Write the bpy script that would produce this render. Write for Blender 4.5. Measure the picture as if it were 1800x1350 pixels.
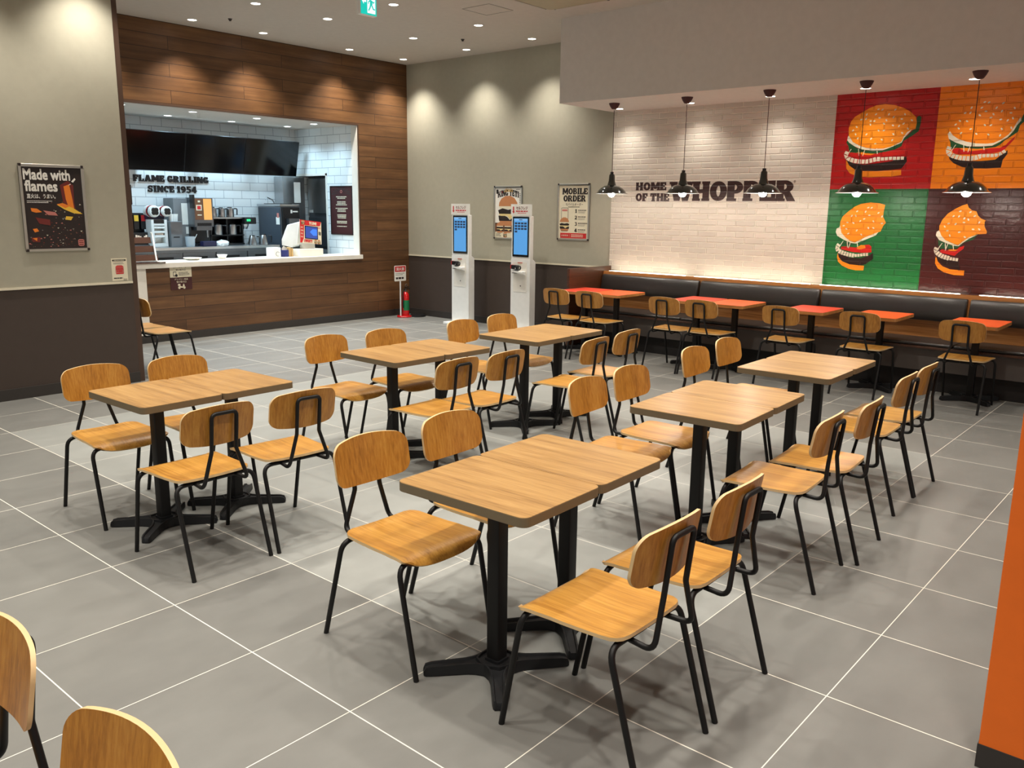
import bpy, bmesh, math, random
from math import pi, sin, cos, radians, sqrt, atan2
from mathutils import Vector, Matrix

random.seed(7)
scene = bpy.context.scene
for o in list(bpy.data.objects):
    bpy.data.objects.remove(o)

# ------------------------------------------------------------------ camera
CAM_F = 1493.114                       # focal length in pixels of the 1800 wide frame
cam_data = bpy.data.cameras.new('camera')
cam = bpy.data.objects.new('camera', cam_data)
scene.collection.objects.link(cam)
cam_data.sensor_width = 36.0
cam_data.lens = CAM_F / 1800 * 36.0
cam_data.clip_start = 0.05
cam_data.clip_end = 100
_r = Vector((0.65250625, -0.75769919, 0.0112929))
_u = Vector((0.14592857, 0.14026471, 0.97930111))
_w = Vector((0.74359966, 0.63735214, -0.20209356))
cam.matrix_world = Matrix(((_r.x, _u.x, -_w.x, -1.65063), (_r.y, _u.y, -_w.y, -2.13426), (_r.z, _u.z, -_w.z, 1.70604), (0, 0, 0, 1)))
scene.camera = cam

# ------------------------------------------------------------------ world, exposure
scene.view_settings.view_transform = 'Standard'
scene.view_settings.look = 'None'
scene.view_settings.gamma = 1.0
scene.view_settings.use_curve_mapping = False
scene.view_settings.exposure = 0.0
world = bpy.data.worlds.new('world')
scene.world = world
world.use_nodes = True
bg = world.node_tree.nodes['Background']
bg.inputs[0].default_value = (1.0, 0.96, 0.91, 1)
bg.inputs[1].default_value = 0.42

WARM = (1.0, 0.93, 0.835)
COOL = (0.56, 0.82, 1.0)
LAMP_W = 135.0                         # ceiling downlights
WASH_W = 110.0                         # downlights along the brick wall
KITCHEN_W = 62.0
CEIL = 3.87
SOFFIT = 2.93

def lamp(name, kind, loc, watts, color, size=0.04, angle=None, blend=0.5, target=None):
    ld = bpy.data.lights.new(name, kind)
    ld.energy = watts
    ld.color = color
    if kind in ('SPOT', 'POINT'):
        ld.shadow_soft_size = size
    if kind == 'SPOT':
        ld.spot_size = radians(angle)
        ld.spot_blend = blend
    ob = bpy.data.objects.new(name, ld)
    ob.location = loc
    scene.collection.objects.link(ob)
    return ob

# the grid of recessed ceiling downlights: those in the picture and the ones that carry on above and behind the camera
DOWNLIGHTS = [(4.025, 7.82), (5.0, 7.82), (6.41, 7.85), (7.41, 7.84),
              (4.025, 6.48), (4.99, 6.48), (6.40, 6.53), (7.41, 6.54),
              (4.99, 5.32), (6.335, 5.31), (7.37, 5.325)]
UNSEEN_DOWNLIGHTS = [(3.6, 5.32), (1.9, 5.62), (0.75, 5.62), (-0.6, 5.62),
                     (5.0, 3.9), (3.7, 3.9), (2.3, 3.9), (0.9, 3.9), (-0.6, 3.9),
                     (5.0, 2.5), (3.7, 2.5), (2.3, 2.5), (0.9, 2.5), (-0.6, 2.5), (-2.0, 2.5),
                     (5.0, 1.1), (3.7, 1.1), (2.3, 1.1), (0.9, 1.1), (-0.6, 1.1), (-2.0, 1.1),
                     (5.0, -0.4), (3.7, -0.4), (2.3, -0.4), (0.9, -0.4), (-0.6, -0.4), (-2.0, -0.4),
                     (3.7, -1.9), (2.3, -1.9), (0.7, -1.9), (-0.6, -1.9), (-2.0, -1.9),
                     (2.9, 6.6), (2.9, 7.8)]
for x, y in DOWNLIGHTS:
    lamp('downlight_beam', 'SPOT', (x, y, CEIL - 0.02), LAMP_W * (1.35 if y > 7.5 else 1.0), WARM, 0.04, 98, 1.0)
for x, y in UNSEEN_DOWNLIGHTS:
    lamp('downlight_beam', 'SPOT', (x, y, CEIL - 0.02), LAMP_W, WARM, 0.05, 100, 0.8)
WALL_WASHERS = [(7.50, 4.02), (7.49, 3.03), (7.46, 2.04), (7.42, 1.02), (7.38, 0.02)]
for x, y in WALL_WASHERS + [(7.38, -0.98), (7.38, -1.98)]:
    lamp('brick_wall_beam', 'SPOT', (x, y, SOFFIT - 0.02), WASH_W * 0.24, WARM, 0.035, 125, 1.0)
KITCHEN_LIGHTS = [(3.44, 8.58), (4.40, 8.60), (5.37, 8.62), (6.33, 8.62), (4.44, 9.33), (5.41, 9.33), (6.34, 9.30)]
for x, y in KITCHEN_LIGHTS:
    lamp('kitchen_beam', 'SPOT', (x, y, 2.87), KITCHEN_W * (0.55 if x > 6 else 1.0), COOL, 0.05, 140, 0.8)

# ------------------------------------------------------------------ materials
MATS = {}
def srgb(r, g, b):
    f = lambda c: c / 12.92 if c <= 0.04045 else ((c + 0.055) / 1.055) ** 2.4
    return (f(r / 255), f(g / 255), f(b / 255), 1.0)

class NT:
    def __init__(self, name):
        self.m = bpy.data.materials.new(name)
        self.m.use_nodes = True
        self.t = self.m.node_tree
        self.b = self.t.nodes['Principled BSDF']
    def n(self, kind, **kw):
        nd = self.t.nodes.new('ShaderNode' + kind)
        for k, v in kw.items():
            setattr(nd, k, v)
        return nd
    def l(self, a, b):
        self.t.links.new(a, b)
    def val(self, socket, v):
        if hasattr(v, 'is_output') or isinstance(v, bpy.types.NodeSocket):
            self.l(v, socket)
        else:
            socket.default_value = v
    def math(self, op, a, b=None, c=None):
        nd = self.n('Math', operation=op)
        self.val(nd.inputs[0], a)
        if b is not None: self.val(nd.inputs[1], b)
        if c is not None: self.val(nd.inputs[2], c)
        return nd.outputs[0]
    def mix(self, fac, a, b, blend='MIX'):
        nd = self.n('Mix', data_type='RGBA', blend_type=blend)
        self.val(nd.inputs[0], fac); self.val(nd.inputs[6], a); self.val(nd.inputs[7], b)
        return nd.outputs[2]
    def pos(self):
        g = self.n('NewGeometry')
        s = self.n('SeparateXYZ')
        self.l(g.outputs['Position'], s.inputs[0])
        return s.outputs
    def objco(self):
        g = self.n('TexCoord')
        s = self.n('SeparateXYZ')
        self.l(g.outputs['Object'], s.inputs[0])
        return s.outputs
    def xyz(self, x, y, z=0.0):
        c = self.n('CombineXYZ')
        self.val(c.inputs[0], x); self.val(c.inputs[1], y); self.val(c.inputs[2], z)
        return c.outputs[0]
    def noise(self, vec, scale, detail=3, rough=0.5):
        nd = self.n('TexNoise')
        self.l(vec, nd.inputs['Vector'])
        nd.inputs['Scale'].default_value = scale
        nd.inputs['Detail'].default_value = detail
        nd.inputs['Roughness'].default_value = rough
        return nd.outputs[0]
    def ramp(self, fac, stops):
        nd = self.n('ValToRGB')
        while len(nd.color_ramp.elements) < len(stops):
            nd.color_ramp.elements.new(0.5)
        for e, (p, c) in zip(nd.color_ramp.elements, stops):
            e.position = p
            e.color = c
        self.l(fac, nd.inputs[0])
        return nd.outputs[0]
    def base(self, v): self.val(self.b.inputs['Base Color'], v)
    def rough(self, v): self.val(self.b.inputs['Roughness'], v)
    def bump(self, h, strength=0.3, dist=0.01):
        nd = self.n('Bump')
        nd.inputs['Strength'].default_value = strength
        nd.inputs['Distance'].default_value = dist
        self.l(h, nd.inputs['Height'])
        self.l(nd.outputs[0], self.b.inputs['Normal'])

def plain(name, rgb, rough=0.5, metal=0.0, emit=0.0, spec=0.5, coat=0.0):
    k = NT(name)
    k.base(srgb(*rgb))
    k.rough(rough)
    k.b.inputs['Metallic'].default_value = metal
    k.b.inputs['Specular IOR Level'].default_value = spec
    if coat:
        k.b.inputs['Coat Weight'].default_value = coat
        k.b.inputs['Coat Roughness'].default_value = 0.15
    if emit:
        k.b.inputs['Emission Color'].default_value = srgb(*rgb)
        k.b.inputs['Emission Strength'].default_value = emit
    # a touch of surface variation so no paint is perfectly even
    if not emit:
        tc = k.n('TexCoord')
        nz = k.noise(tc.outputs['Object'], 14.0, 3)
        c = srgb(*rgb)
        k.base(k.mix(nz, (c[0] * 0.94, c[1] * 0.94, c[2] * 0.94, 1), (min(1, c[0] * 1.06), min(1, c[1] * 1.06), min(1, c[2] * 1.06), 1)))
    MATS[name] = k.m
    return k.m

def glow(name, rgb, strength):
    k = NT(name)
    k.base((0.02, 0.02, 0.02, 1))
    k.b.inputs['Emission Color'].default_value = (*rgb, 1)
    k.b.inputs['Emission Strength'].default_value = strength
    MATS[name] = k.m
    return k.m

def wood(name, dark, mid, light, axis='x', scale=1.0, rough=0.4, world=False, coat=0.15):
    """long grained veneer; axis is the direction the grain runs in"""
    k = NT(name)
    p = k.pos() if world else k.objco()
    rnd = k.n('ObjectInfo').outputs['Random']
    off = k.math('MULTIPLY', rnd, 13.7)
    order = {'x': (0, 1, 2), 'y': (1, 0, 2), 'z': (2, 0, 1)}[axis]
    a = k.math('ADD', p[order[0]], off)
    v = k.xyz(k.math('MULTIPLY', a, 1.3 * scale), k.math('MULTIPLY', p[order[1]], 16 * scale), k.math('MULTIPLY', p[order[2]], 16 * scale))
    n1 = k.noise(v, 1.0, 5, 0.6)
    v2 = k.xyz(k.math('MULTIPLY', a, 3.5 * scale), k.math('MULTIPLY', p[order[1]], 110 * scale), k.math('MULTIPLY', p[order[2]], 110 * scale))
    n2 = k.noise(v2, 1.0, 3, 0.6)
    f = k.math('ADD', k.math('MULTIPLY', n1, 0.48), k.math('MULTIPLY', n2, 0.52))
    c = k.ramp(f, [(0.34, srgb(*dark)), (0.5, srgb(*mid)), (0.66, srgb(*light))])
    k.base(c)
    k.rough(rough)
    k.b.inputs['Coat Weight'].default_value = coat
    k.b.inputs['Coat Roughness'].default_value = 0.25
    MATS[name] = k.m
    return k.m

wood('chair_oak', (146, 94, 30), (180, 122, 44), (198, 144, 62), 'z', 1.0, 0.38)
wood('seat_oak', (150, 100, 38), (182, 130, 54), (200, 150, 72), 'y', 1.0, 0.36)
wood('table_laminate', (130, 94, 50), (168, 128, 74), (186, 148, 92), 'y', 1.3, 0.42)
wood('bench_oak', (138, 88, 42), (182, 124, 66), (202, 148, 88), 'y', 0.8, 0.4, world=True)
wood('bench_walnut', (52, 28, 14), (72, 40, 20), (88, 50, 26), 'x', 0.8, 0.4, world=True)
plain('ply_edge', (214, 184, 136), 0.55)
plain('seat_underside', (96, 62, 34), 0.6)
plain('table_edge', (112, 98, 74), 0.5)
plain('black_steel', (12, 11, 11), 0.5, spec=0.35)
plain('cast_black', (20, 21, 23), 0.5, spec=0.4)
plain('beige_paint', (170, 166, 149), 0.75, spec=0.2)
plain('dado_brown', (72, 62, 56), 0.6, spec=0.3)
plain('skirting_black', (52, 48, 45), 0.5)
plain('cream_trim', (222, 214, 190), 0.5)
plain('ceiling_paint', (202, 194, 184), 0.85, spec=0.2)
plain('soffit_paint', (212, 206, 200), 0.85, spec=0.2)
plain('brown_trim', (74, 54, 42), 0.5)
plain('orange_paint', (246, 116, 24), 0.55)
plain('white_solid', (236, 232, 222), 0.3)
plain('white_plastic', (238, 238, 234), 0.35)
plain('white_metal', (240, 240, 238), 0.3, spec=0.5)
plain('grey_metal_paint', (120, 122, 124), 0.4)
plain('steel', (190, 192, 194), 0.28, metal=1.0)
plain('dark_steel', (120, 124, 130), 0.35, metal=0.9)
plain('aluminium', (196, 192, 182), 0.32, metal=0.85)
plain('black_plastic', (20, 20, 22), 0.35)
plain('black_vinyl', (44, 42, 41), 0.36, spec=0.6)
plain('dark_recess', (34, 32, 31), 0.7)
plain('bench_grey', (90, 84, 80), 0.7)
plain('screen_black', (8, 9, 11), 0.12, spec=0.5)
plain('machine_grey', (58, 66, 76), 0.45)
plain('enamel_green', (32, 38, 34), 0.12, spec=0.6, coat=0.6)
plain('letter_black', (24, 18, 18), 0.5)
plain('letter_brown', (52, 26, 22), 0.5)
plain('paper_white', (236, 234, 226), 0.6)
plain('paper_cream', (226, 218, 192), 0.6)
plain('print_black', (30, 24, 22), 0.6)
plain('print_grey', (130, 126, 118), 0.6)
plain('print_red', (200, 34, 36), 0.6)
plain('print_maroon', (66, 24, 24), 0.6)
plain('print_brown', (112, 70, 44), 0.6)
plain('print_bun', (190, 128, 84), 0.6)
plain('print_gold', (206, 168, 90), 0.6)
plain('print_cheese', (228, 204, 142), 0.6)
plain('print_orange', (236, 130, 36), 0.6)
plain('print_yellow', (236, 190, 60), 0.6)
plain('print_blue', (30, 44, 90), 0.5)
plain('print_darkred', (110, 34, 28), 0.6)
plain('print_dark', (40, 30, 28), 0.35)
plain('print_pink', (196, 120, 110), 0.6)
plain('red_gloss', (196, 22, 26), 0.25, coat=0.4)
plain('label_green', (22, 122, 74), 0.5)
plain('orange_laminate', (240, 96, 36), 0.38)
plain('orange_laminate_reflect', (222, 72, 48), 0.38)  # the orange laminate again, with a reflection's tone put into the colour
plain('vent_beige', (176, 166, 138), 0.6)
plain('blue_cloth', (38, 42, 104), 0.8)
plain('clear_plastic', (190, 200, 206), 0.15)
plain('tan_box', (196, 160, 104), 0.7)
plain('brown_acrylic', (92, 66, 56), 0.2, spec=0.6)
plain('navy_plastic', (30, 28, 66), 0.4)
glow('downlight_glow', (1.0, 0.93, 0.82), 14.0)
glow('kitchen_glow', (0.92, 0.97, 1.0), 12.0)
glow('bulb_glow', (1.0, 0.92, 0.80), 190.0)
glow('cove_glow', (1.0, 0.88, 0.70), 9.0)
glow('kiosk_screen', (0.10, 0.40, 0.85), 0.85)
glow('kiosk_tile', (0.01, 0.035, 0.10), 0.6)
glow('kiosk_head', (0.25, 0.55, 0.95), 0.8)
glow('pos_screen', (0.03, 0.10, 0.55), 0.7)
glow('pos_bright', (0.05, 0.25, 1.0), 1.0)
glow('exit_green', (0.0, 0.62, 0.50), 1.0)
glow('exit_white', (0.9, 1.0, 0.98), 1.1)
glow('orange_panel', (1.0, 0.50, 0.12), 1.0)
glow('green_led', (0.02, 0.9, 0.3), 1.2)

# floor tiles, 0.6 m, with a lighter field under the tables
def floor_material():
    k = NT('floor_tile')
    p = k.pos()
    def line(v, half):
        fr = k.math('FRACT', k.math('DIVIDE', v, 0.6))
        d = k.math('ABSOLUTE', k.math('SUBTRACT', fr, 0.5))
        return k.math('GREATER_THAN', d, 0.5 - half / 0.6)
    g = k.math('MAXIMUM', line(p[0], 0.0024), line(p[1], 0.0019))
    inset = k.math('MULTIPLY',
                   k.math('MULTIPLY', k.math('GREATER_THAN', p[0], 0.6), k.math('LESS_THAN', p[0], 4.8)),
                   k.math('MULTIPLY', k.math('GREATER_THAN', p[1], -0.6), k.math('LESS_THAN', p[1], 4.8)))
    v = k.xyz(p[0], p[1])
    n1 = k.noise(v, 2.2, 5, 0.55)
    v2 = k.xyz(k.math('MULTIPLY', p[0], 0.5), p[1])
    n2 = k.noise(v2, 7.0, 4, 0.6)
    wn = k.n('TexWhiteNoise', noise_dimensions='2D')
    k.l(k.xyz(k.math('FLOOR', k.math('DIVIDE', p[0], 0.6)), k.math('FLOOR', k.math('DIVIDE', p[1], 0.6))), wn.inputs[0])
    f = k.math('ADD', k.math('ADD', k.math('MULTIPLY', n1, 0.5), k.math('MULTIPLY', n2, 0.35)), k.math('MULTIPLY', wn.outputs[0], 0.15))
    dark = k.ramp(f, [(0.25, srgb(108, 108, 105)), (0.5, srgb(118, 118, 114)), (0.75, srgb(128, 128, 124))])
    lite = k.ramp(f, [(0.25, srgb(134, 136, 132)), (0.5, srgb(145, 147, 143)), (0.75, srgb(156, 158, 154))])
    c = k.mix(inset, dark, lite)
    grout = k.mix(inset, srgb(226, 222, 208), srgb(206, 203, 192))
    k.base(k.mix(g, c, grout))
    k.rough(k.math('ADD', k.math('MULTIPLY', n2, 0.12), k.math('MULTIPLY_ADD', g, 0.35, 0.34)))
    k.bump(k.math('SUBTRACT', 1.0, g), 0.12, 0.002)
    MATS['floor_tile'] = k.m
floor_material()

def brick_group(k, u, v, w, h, mortar, offset=0.5, smooth=0.12):
    b = k.n('TexBrick', offset=offset, offset_frequency=2, squash=1.0)
    k.l(k.xyz(u, v), b.inputs['Vector'])
    b.inputs['Scale'].default_value = 1.0
    b.inputs['Brick Width'].default_value = w
    b.inputs['Row Height'].default_value = h
    b.inputs['Mortar Size'].default_value = mortar
    b.inputs['Mortar Smooth'].default_value = smooth
    b.inputs['Bias'].default_value = 0.0
    b.inputs['Color1'].default_value = (0, 0, 0, 1)
    b.inputs['Color2'].default_value = (1, 1, 1, 1)
    b.inputs['Mortar'].default_value = (0.5, 0.5, 0.5, 1)
    return b

def painted_brick(name, rgb, rough=0.45, var=0.05, lit_joint=None):
    """paint over the brick wall at x = 7.78: the relief follows the wall, whatever is painted on it"""
    k = NT(name)
    p = k.pos()
    b = brick_group(k, k.math('ADD', p[1], 20.03), k.math('ADD', p[2], 0.012), 0.245, 0.0672, 0.0085, smooth=0.55)
    v = k.xyz(p[1], p[2])
    nz = k.noise(v, 26.0, 4, 0.6)
    c = srgb(*rgb)
    lo = tuple(x * (1 - var) for x in c[:3]) + (1,)
    hi = tuple(min(1, x * (1 + var)) for x in c[:3]) + (1,)
    col = k.mix(b.outputs['Color'], lo, hi)
    if lit_joint:
        col = k.mix(b.outputs['Fac'], col, srgb(*lit_joint))
    k.base(col)
    k.rough(rough)
    h = k.math('ADD', k.math('SUBTRACT', 1.0, b.outputs['Fac']), k.math('MULTIPLY', nz, 0.22))
    k.bump(h, 1.0, 0.013 if lit_joint else 0.024)
    MATS[name] = k.m
painted_brick('brick_white', (208, 199, 186), 0.6, 0.06, (238, 230, 214))  # joints paler than the bricks: light caught on the ledges, put into the colour
painted_brick('brick_red', (186, 14, 16), 0.32)
painted_brick('brick_orange', (252, 136, 10), 0.32)
painted_brick('brick_green', (24, 104, 50), 0.32)
painted_brick('brick_maroon', (66, 22, 20), 0.28)
painted_brick('mural_bun', (255, 148, 16), 0.35)
painted_brick('mural_cream', (238, 228, 206), 0.45)
painted_brick('mural_leaf', (30, 82, 42), 0.35)
painted_brick('mural_tomato', (204, 26, 20), 0.32)
painted_brick('mural_patty', (40, 20, 16), 0.32)
painted_brick('mural_lower', (248, 140, 20), 0.35)
painted_brick('mural_letter', (54, 26, 22), 0.45)

def wall_tile():
    k = NT('kitchen_tile')
    p = k.pos()
    u = k.math('ADD', p[0], p[1])
    b = brick_group(k, k.math('ADD', u, 20.11), k.math('ADD', p[2], 0.02), 0.305, 0.122, 0.0035)
    k.base(k.mix(b.outputs['Fac'], srgb(236, 240, 240), srgb(160, 166, 172)))
    k.rough(0.16)
    k.bump(k.math('SUBTRACT', 1.0, b.outputs['Fac']), 0.35, 0.003)
    MATS['kitchen_tile'] = k.m
wall_tile()

def planks():
    k = NT('wall_planks')
    p = k.pos()
    b = brick_group(k, k.math('ADD', p[0], 20.4), k.math('ADD', p[2], 0.06), 1.62, 0.157, 0.0034, offset=0.37)
    cell = b.outputs['Color']
    sx = k.n('SeparateColor'); k.l(cell, sx.inputs[0])
    shift = k.math('MULTIPLY', sx.outputs[0], 9.0)
    v = k.xyz(k.math('MULTIPLY', k.math('ADD', p[0], shift), 0.9), k.math('MULTIPLY', p[2], 15), shift)
    n1 = k.noise(v, 1.0, 6, 0.62)
    v2 = k.xyz(k.math('MULTIPLY', p[0], 4.0), k.math('MULTIPLY', p[2], 9.0))
    n2 = k.noise(v2, 1.0, 3, 0.5)
    f = k.math('ADD', k.math('MULTIPLY', n1, 0.65), k.math('ADD', k.math('MULTIPLY', n2, 0.2), k.math('MULTIPLY', sx.outputs[0], 0.15)))
    c = k.ramp(f, [(0.3, srgb(74, 48, 27)), (0.5, srgb(98, 66, 38)), (0.72, srgb(124, 88, 54))])
    k.base(k.mix(b.outputs['Fac'], c, srgb(48, 30, 20)))
    k.rough(0.48)
    k.bump(k.math('SUBTRACT', 1.0, b.outputs['Fac']), 0.3, 0.004)
    MATS['wall_planks'] = k.m
planks()

# ------------------------------------------------------------------ mesh helpers
class MB:
    """collects shapes in one mesh; cur is the material given to the next faces"""
    def __init__(self, mat=None):
        self.v, self.f, self.mi, self.mats = [], [], [], []
        self.M = Matrix.Identity(4)
        self.cur = 0
        if mat: self.mat(mat)
    def mat(self, name):
        if name not in self.mats: self.mats.append(name)
        self.cur = self.mats.index(name)
        return self
    def add(self, verts, faces, m=None):
        o = len(self.v)
        self.v += [tuple(self.M @ Vector(p)) for p in verts]
        for f in faces:
            self.f.append([i + o for i in f]); self.mi.append(self.cur if m is None else m)
        return self
    def box(self, x0, y0, z0, x1, y1, z1):
        x0, x1 = min(x0, x1), max(x0, x1); y0, y1 = min(y0, y1), max(y0, y1); z0, z1 = min(z0, z1), max(z0, z1)
        return self.add([(x0,y0,z0),(x1,y0,z0),(x1,y1,z0),(x0,y1,z0),(x0,y0,z1),(x1,y0,z1),(x1,y1,z1),(x0,y1,z1)],
                        [(3,2,1,0),(4,5,6,7),(0,1,5,4),(1,2,6,5),(2,3,7,6),(3,0,4,7)])
    def prism(self, pts, z0, z1, side=None):
        a = sum(pts[i][0]*pts[(i+1) % len(pts)][1] - pts[(i+1) % len(pts)][0]*pts[i][1] for i in range(len(pts)))
        if a < 0: pts = pts[::-1]
        n = len(pts); c = self.cur
        self.add([(x,y,z0) for x,y in pts] + [(x,y,z1) for x,y in pts], [list(range(n))[::-1], list(range(n, 2*n))])
        if side: self.mat(side)
        self.add([(x,y,z0) for x,y in pts] + [(x,y,z1) for x,y in pts], [(i,(i+1) % n,n+(i+1) % n,n+i) for i in range(n)])
        self.cur = c
        return self
    def rect(self, x0, y0, x1, y1, z0, z1): return self.box(x0, y0, z0, x1, y1, z1)
    def lathe(self, prof, n=24, c=(0,0,0), axis='z', a0=0, a1=2*pi, cap=False):
        full = abs(a1 - a0 - 2*pi) < 1e-6
        vs, fs = [], []
        k = n if full else n + 1
        for r, z in prof:
            for i in range(k):
                a = a0 + (a1 - a0) * i / n
                p = (r*cos(a), r*sin(a), z)
                if axis == 'x': p = (p[2], p[0], p[1])
                if axis == 'y': p = (p[1], p[2], p[0])
                vs.append((c[0]+p[0], c[1]+p[1], c[2]+p[2]))
        for j in range(len(prof)-1):
            for i in range(n):
                i2 = (i+1) % k
                fs.append((j*k+i, j*k+i2, (j+1)*k+i2, (j+1)*k+i))
        if full and cap:
            if prof[0][0] > 1e-6: fs.append(list(range(k))[::-1])
            if prof[-1][0] > 1e-6: fs.append([(len(prof)-1)*k+i for i in range(k)])
        return self.add(vs, fs)
    def cyl(self, c, r, h, n=20, axis='z', r2=None):
        return self.lathe([(r, 0), (r if r2 is None else r2, h)], n, c, axis, cap=True)
    def ball(self, c, r, n=16, m=8, sz=1.0):
        return self.lathe([(max(1e-7, r*sin(pi*i/m)), -r*sz*cos(pi*i/m)) for i in range(m+1)], n, c)
    def tube(self, path, r, n=10, caps=True):
        P = [Vector(p) for p in path]
        T = []
        for i in range(len(P)):
            a = P[max(0,i-1)]; b = P[min(len(P)-1,i+1)]
            T.append((b-a).normalized())
        up = Vector((0,0,1)) if abs(T[0].z) < 0.9 else Vector((1,0,0))
        N = (up - T[0]*up.dot(T[0])).normalized()
        vs, fs = [], []
        for i, p in enumerate(P):
            N = (N - T[i]*N.dot(T[i])).normalized()
            B = T[i].cross(N)
            for j in range(n):
                a = 2*pi*j/n
                vs.append(p + (N*cos(a) + B*sin(a))*r)
        for i in range(len(P)-1):
            for j in range(n):
                fs.append((i*n+j, i*n+(j+1) % n, (i+1)*n+(j+1) % n, (i+1)*n+j))
        if caps:
            fs.append(list(range(n))[::-1]); fs.append([(len(P)-1)*n+j for j in range(n)])
        return self.add(vs, fs)
    def build(self, name, parent=None, smooth=None, bevel=0.0, seg=2):
        me = bpy.data.meshes.new(name)
        me.from_pydata([tuple(p) for p in self.v], [], self.f)
        for m in self.mats: me.materials.append(MATS[m])
        me.polygons.foreach_set('material_index', self.mi)
        bm = bmesh.new(); bm.from_mesh(me)
        bmesh.ops.remove_doubles(bm, verts=bm.verts, dist=1e-5)
        bmesh.ops.recalc_face_normals(bm, faces=bm.faces)
        bm.to_mesh(me); bm.free()
        if smooth is not None:
            me.polygons.foreach_set('use_smooth', [True]*len(me.polygons))
            me.set_sharp_from_angle(angle=radians(smooth))
        me.update()
        ob = bpy.data.objects.new(name, me)
        scene.collection.objects.link(ob)
        if parent is not None: ob.parent = parent
        if bevel:
            md = ob.modifiers.new('edge', 'BEVEL'); md.width = bevel; md.segments = seg; md.limit_method = 'ANGLE'; md.angle_limit = radians(40)
        return ob

def fillet(pts, r, n=5):
    """round the inner corners of a polyline"""
    P = [Vector(p) for p in pts]
    R = r if isinstance(r, (list, tuple)) else [r]*len(P)
    out = [P[0]]
    for i in range(1, len(P)-1):
        a, b, c = P[i-1], P[i], P[i+1]
        u, v = (a-b).normalized(), (c-b).normalized()
        ang = u.angle(v)
        if ang > pi - 0.02: out.append(b); continue
        d = min(R[i]/math.tan(ang/2), (a-b).length*0.48, (c-b).length*0.48)
        p, q = b + u*d, b + v*d
        for k in range(n+1):
            t = k/n
            out.append(p*(1-t)**2 + b*2*t*(1-t) + q*t**2)
    out.append(P[-1])
    return out

def rrect(x0, y0, x1, y1, r, n=5):
    pts = []
    for cx, cy, a in ((x1-r,y0+r,-pi/2),(x1-r,y1-r,0),(x0+r,y1-r,pi/2),(x0+r,y0+r,pi)):
        for k in range(n+1):
            t = a + pi/2*k/n
            pts.append((cx + r*cos(t), cy + r*sin(t)))
    return pts

def ellipse(cx, cy, rx, ry, n=16, a0=0, a1=2*pi):
    full = abs(a1-a0-2*pi) < 1e-6
    return [(cx + rx*cos(a0+(a1-a0)*i/n), cy + ry*sin(a0+(a1-a0)*i/n)) for i in range(n if full else n+1)]

def tag(o, label=None, cat=None, group=None, kind=None):
    if label: o['label'] = label
    if cat: o['category'] = cat
    if group: o['group'] = group
    if kind: o['kind'] = kind
    return o

FACE = {'z': (0,0,0), '-y': (pi/2,0,0), '-x': (pi/2,0,-pi/2)}      # '-y', '-x': local x is along the wall, local y is up, local z comes out of it
def thing(name, label, cat, loc=(0,0,0), rz=0.0, face=None, group=None):
    o = bpy.data.objects.new(name, None)
    scene.collection.objects.link(o)
    o.empty_display_size = 0.1
    o.location = loc
    o.rotation_euler = FACE[face] if face else (0,0,rz)
    return tag(o, label, cat, group)

def dup(root, loc, rz, label=None, group=None):
    r = root.copy(); scene.collection.objects.link(r)
    r.location = loc; r.rotation_euler = (0,0,rz)
    if label: r['label'] = label
    if group: r['group'] = group
    for ch in list(root.children):
        c = ch.copy(); scene.collection.objects.link(c); c.parent = r
        for g in list(ch.children):
            d = g.copy(); scene.collection.objects.link(d); d.parent = c
    return r

def struct(name, mb, smooth=None, bevel=0.0):
    return tag(mb.build(name, None, smooth, bevel), kind='structure')

def box_struct(name, mat, *b):
    mb = MB(mat)
    for x in b: mb.box(*x)
    return struct(name, mb)

# lettering: the built-in font for small print (as mesh), own slab capitals for the big signs
FONT_CACHE = {}
def text_mesh(s, size, bold=0.0):
    key = (s, size, bold)
    if key in FONT_CACHE: return FONT_CACHE[key]
    cu = bpy.data.curves.new('lettering', 'FONT')
    cu.body = s; cu.size = size; cu.resolution_u = 2; cu.offset = bold
    ob = bpy.data.objects.new('lettering', cu)
    scene.collection.objects.link(ob)
    dg = bpy.context.evaluated_depsgraph_get()
    me = bpy.data.meshes.new_from_object(ob.evaluated_get(dg))
    vs = [tuple(v.co) for v in me.vertices]; fs = [tuple(p.vertices) for p in me.polygons]
    bpy.data.objects.remove(ob); bpy.data.curves.remove(cu); bpy.data.meshes.remove(me)
    FONT_CACHE[key] = (vs, fs)
    return vs, fs

def put_text(mb, s, x, y, w=None, h=None, z=0.0, bold=0.0, center=False, shear=0.0):
    """flat lettering in the plane z; scaled to the width w and / or the height h"""
    vs, fs = text_mesh(s, 1.0, 0.0)
    if not vs: return
    x0 = min(v[0] for v in vs); x1 = max(v[0] for v in vs); y0 = min(v[1] for v in vs); y1 = max(v[1] for v in vs)
    sx = (w/(x1-x0)) if w else None
    sy = (h/(y1-y0)) if h else None
    sx = sx or sy; sy = sy or sx
    ox = x - (x1-x0)*sx/2 if center else x
    k = bold*0.55
    shifts = [(0,0)] if not bold else [(-k,-k),(k,-k),(-k,k),(k,k),(0,0)]
    for i, (dx, dy) in enumerate(shifts):       # heavy print: the same outline laid down a few times
        mb.add([(ox + (v[0]-x0+dx)*sx + shear*(v[1]-y0)*sy, y + (v[1]-y0+dy)*sy, z + i*0.00012) for v in vs], fs)

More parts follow.
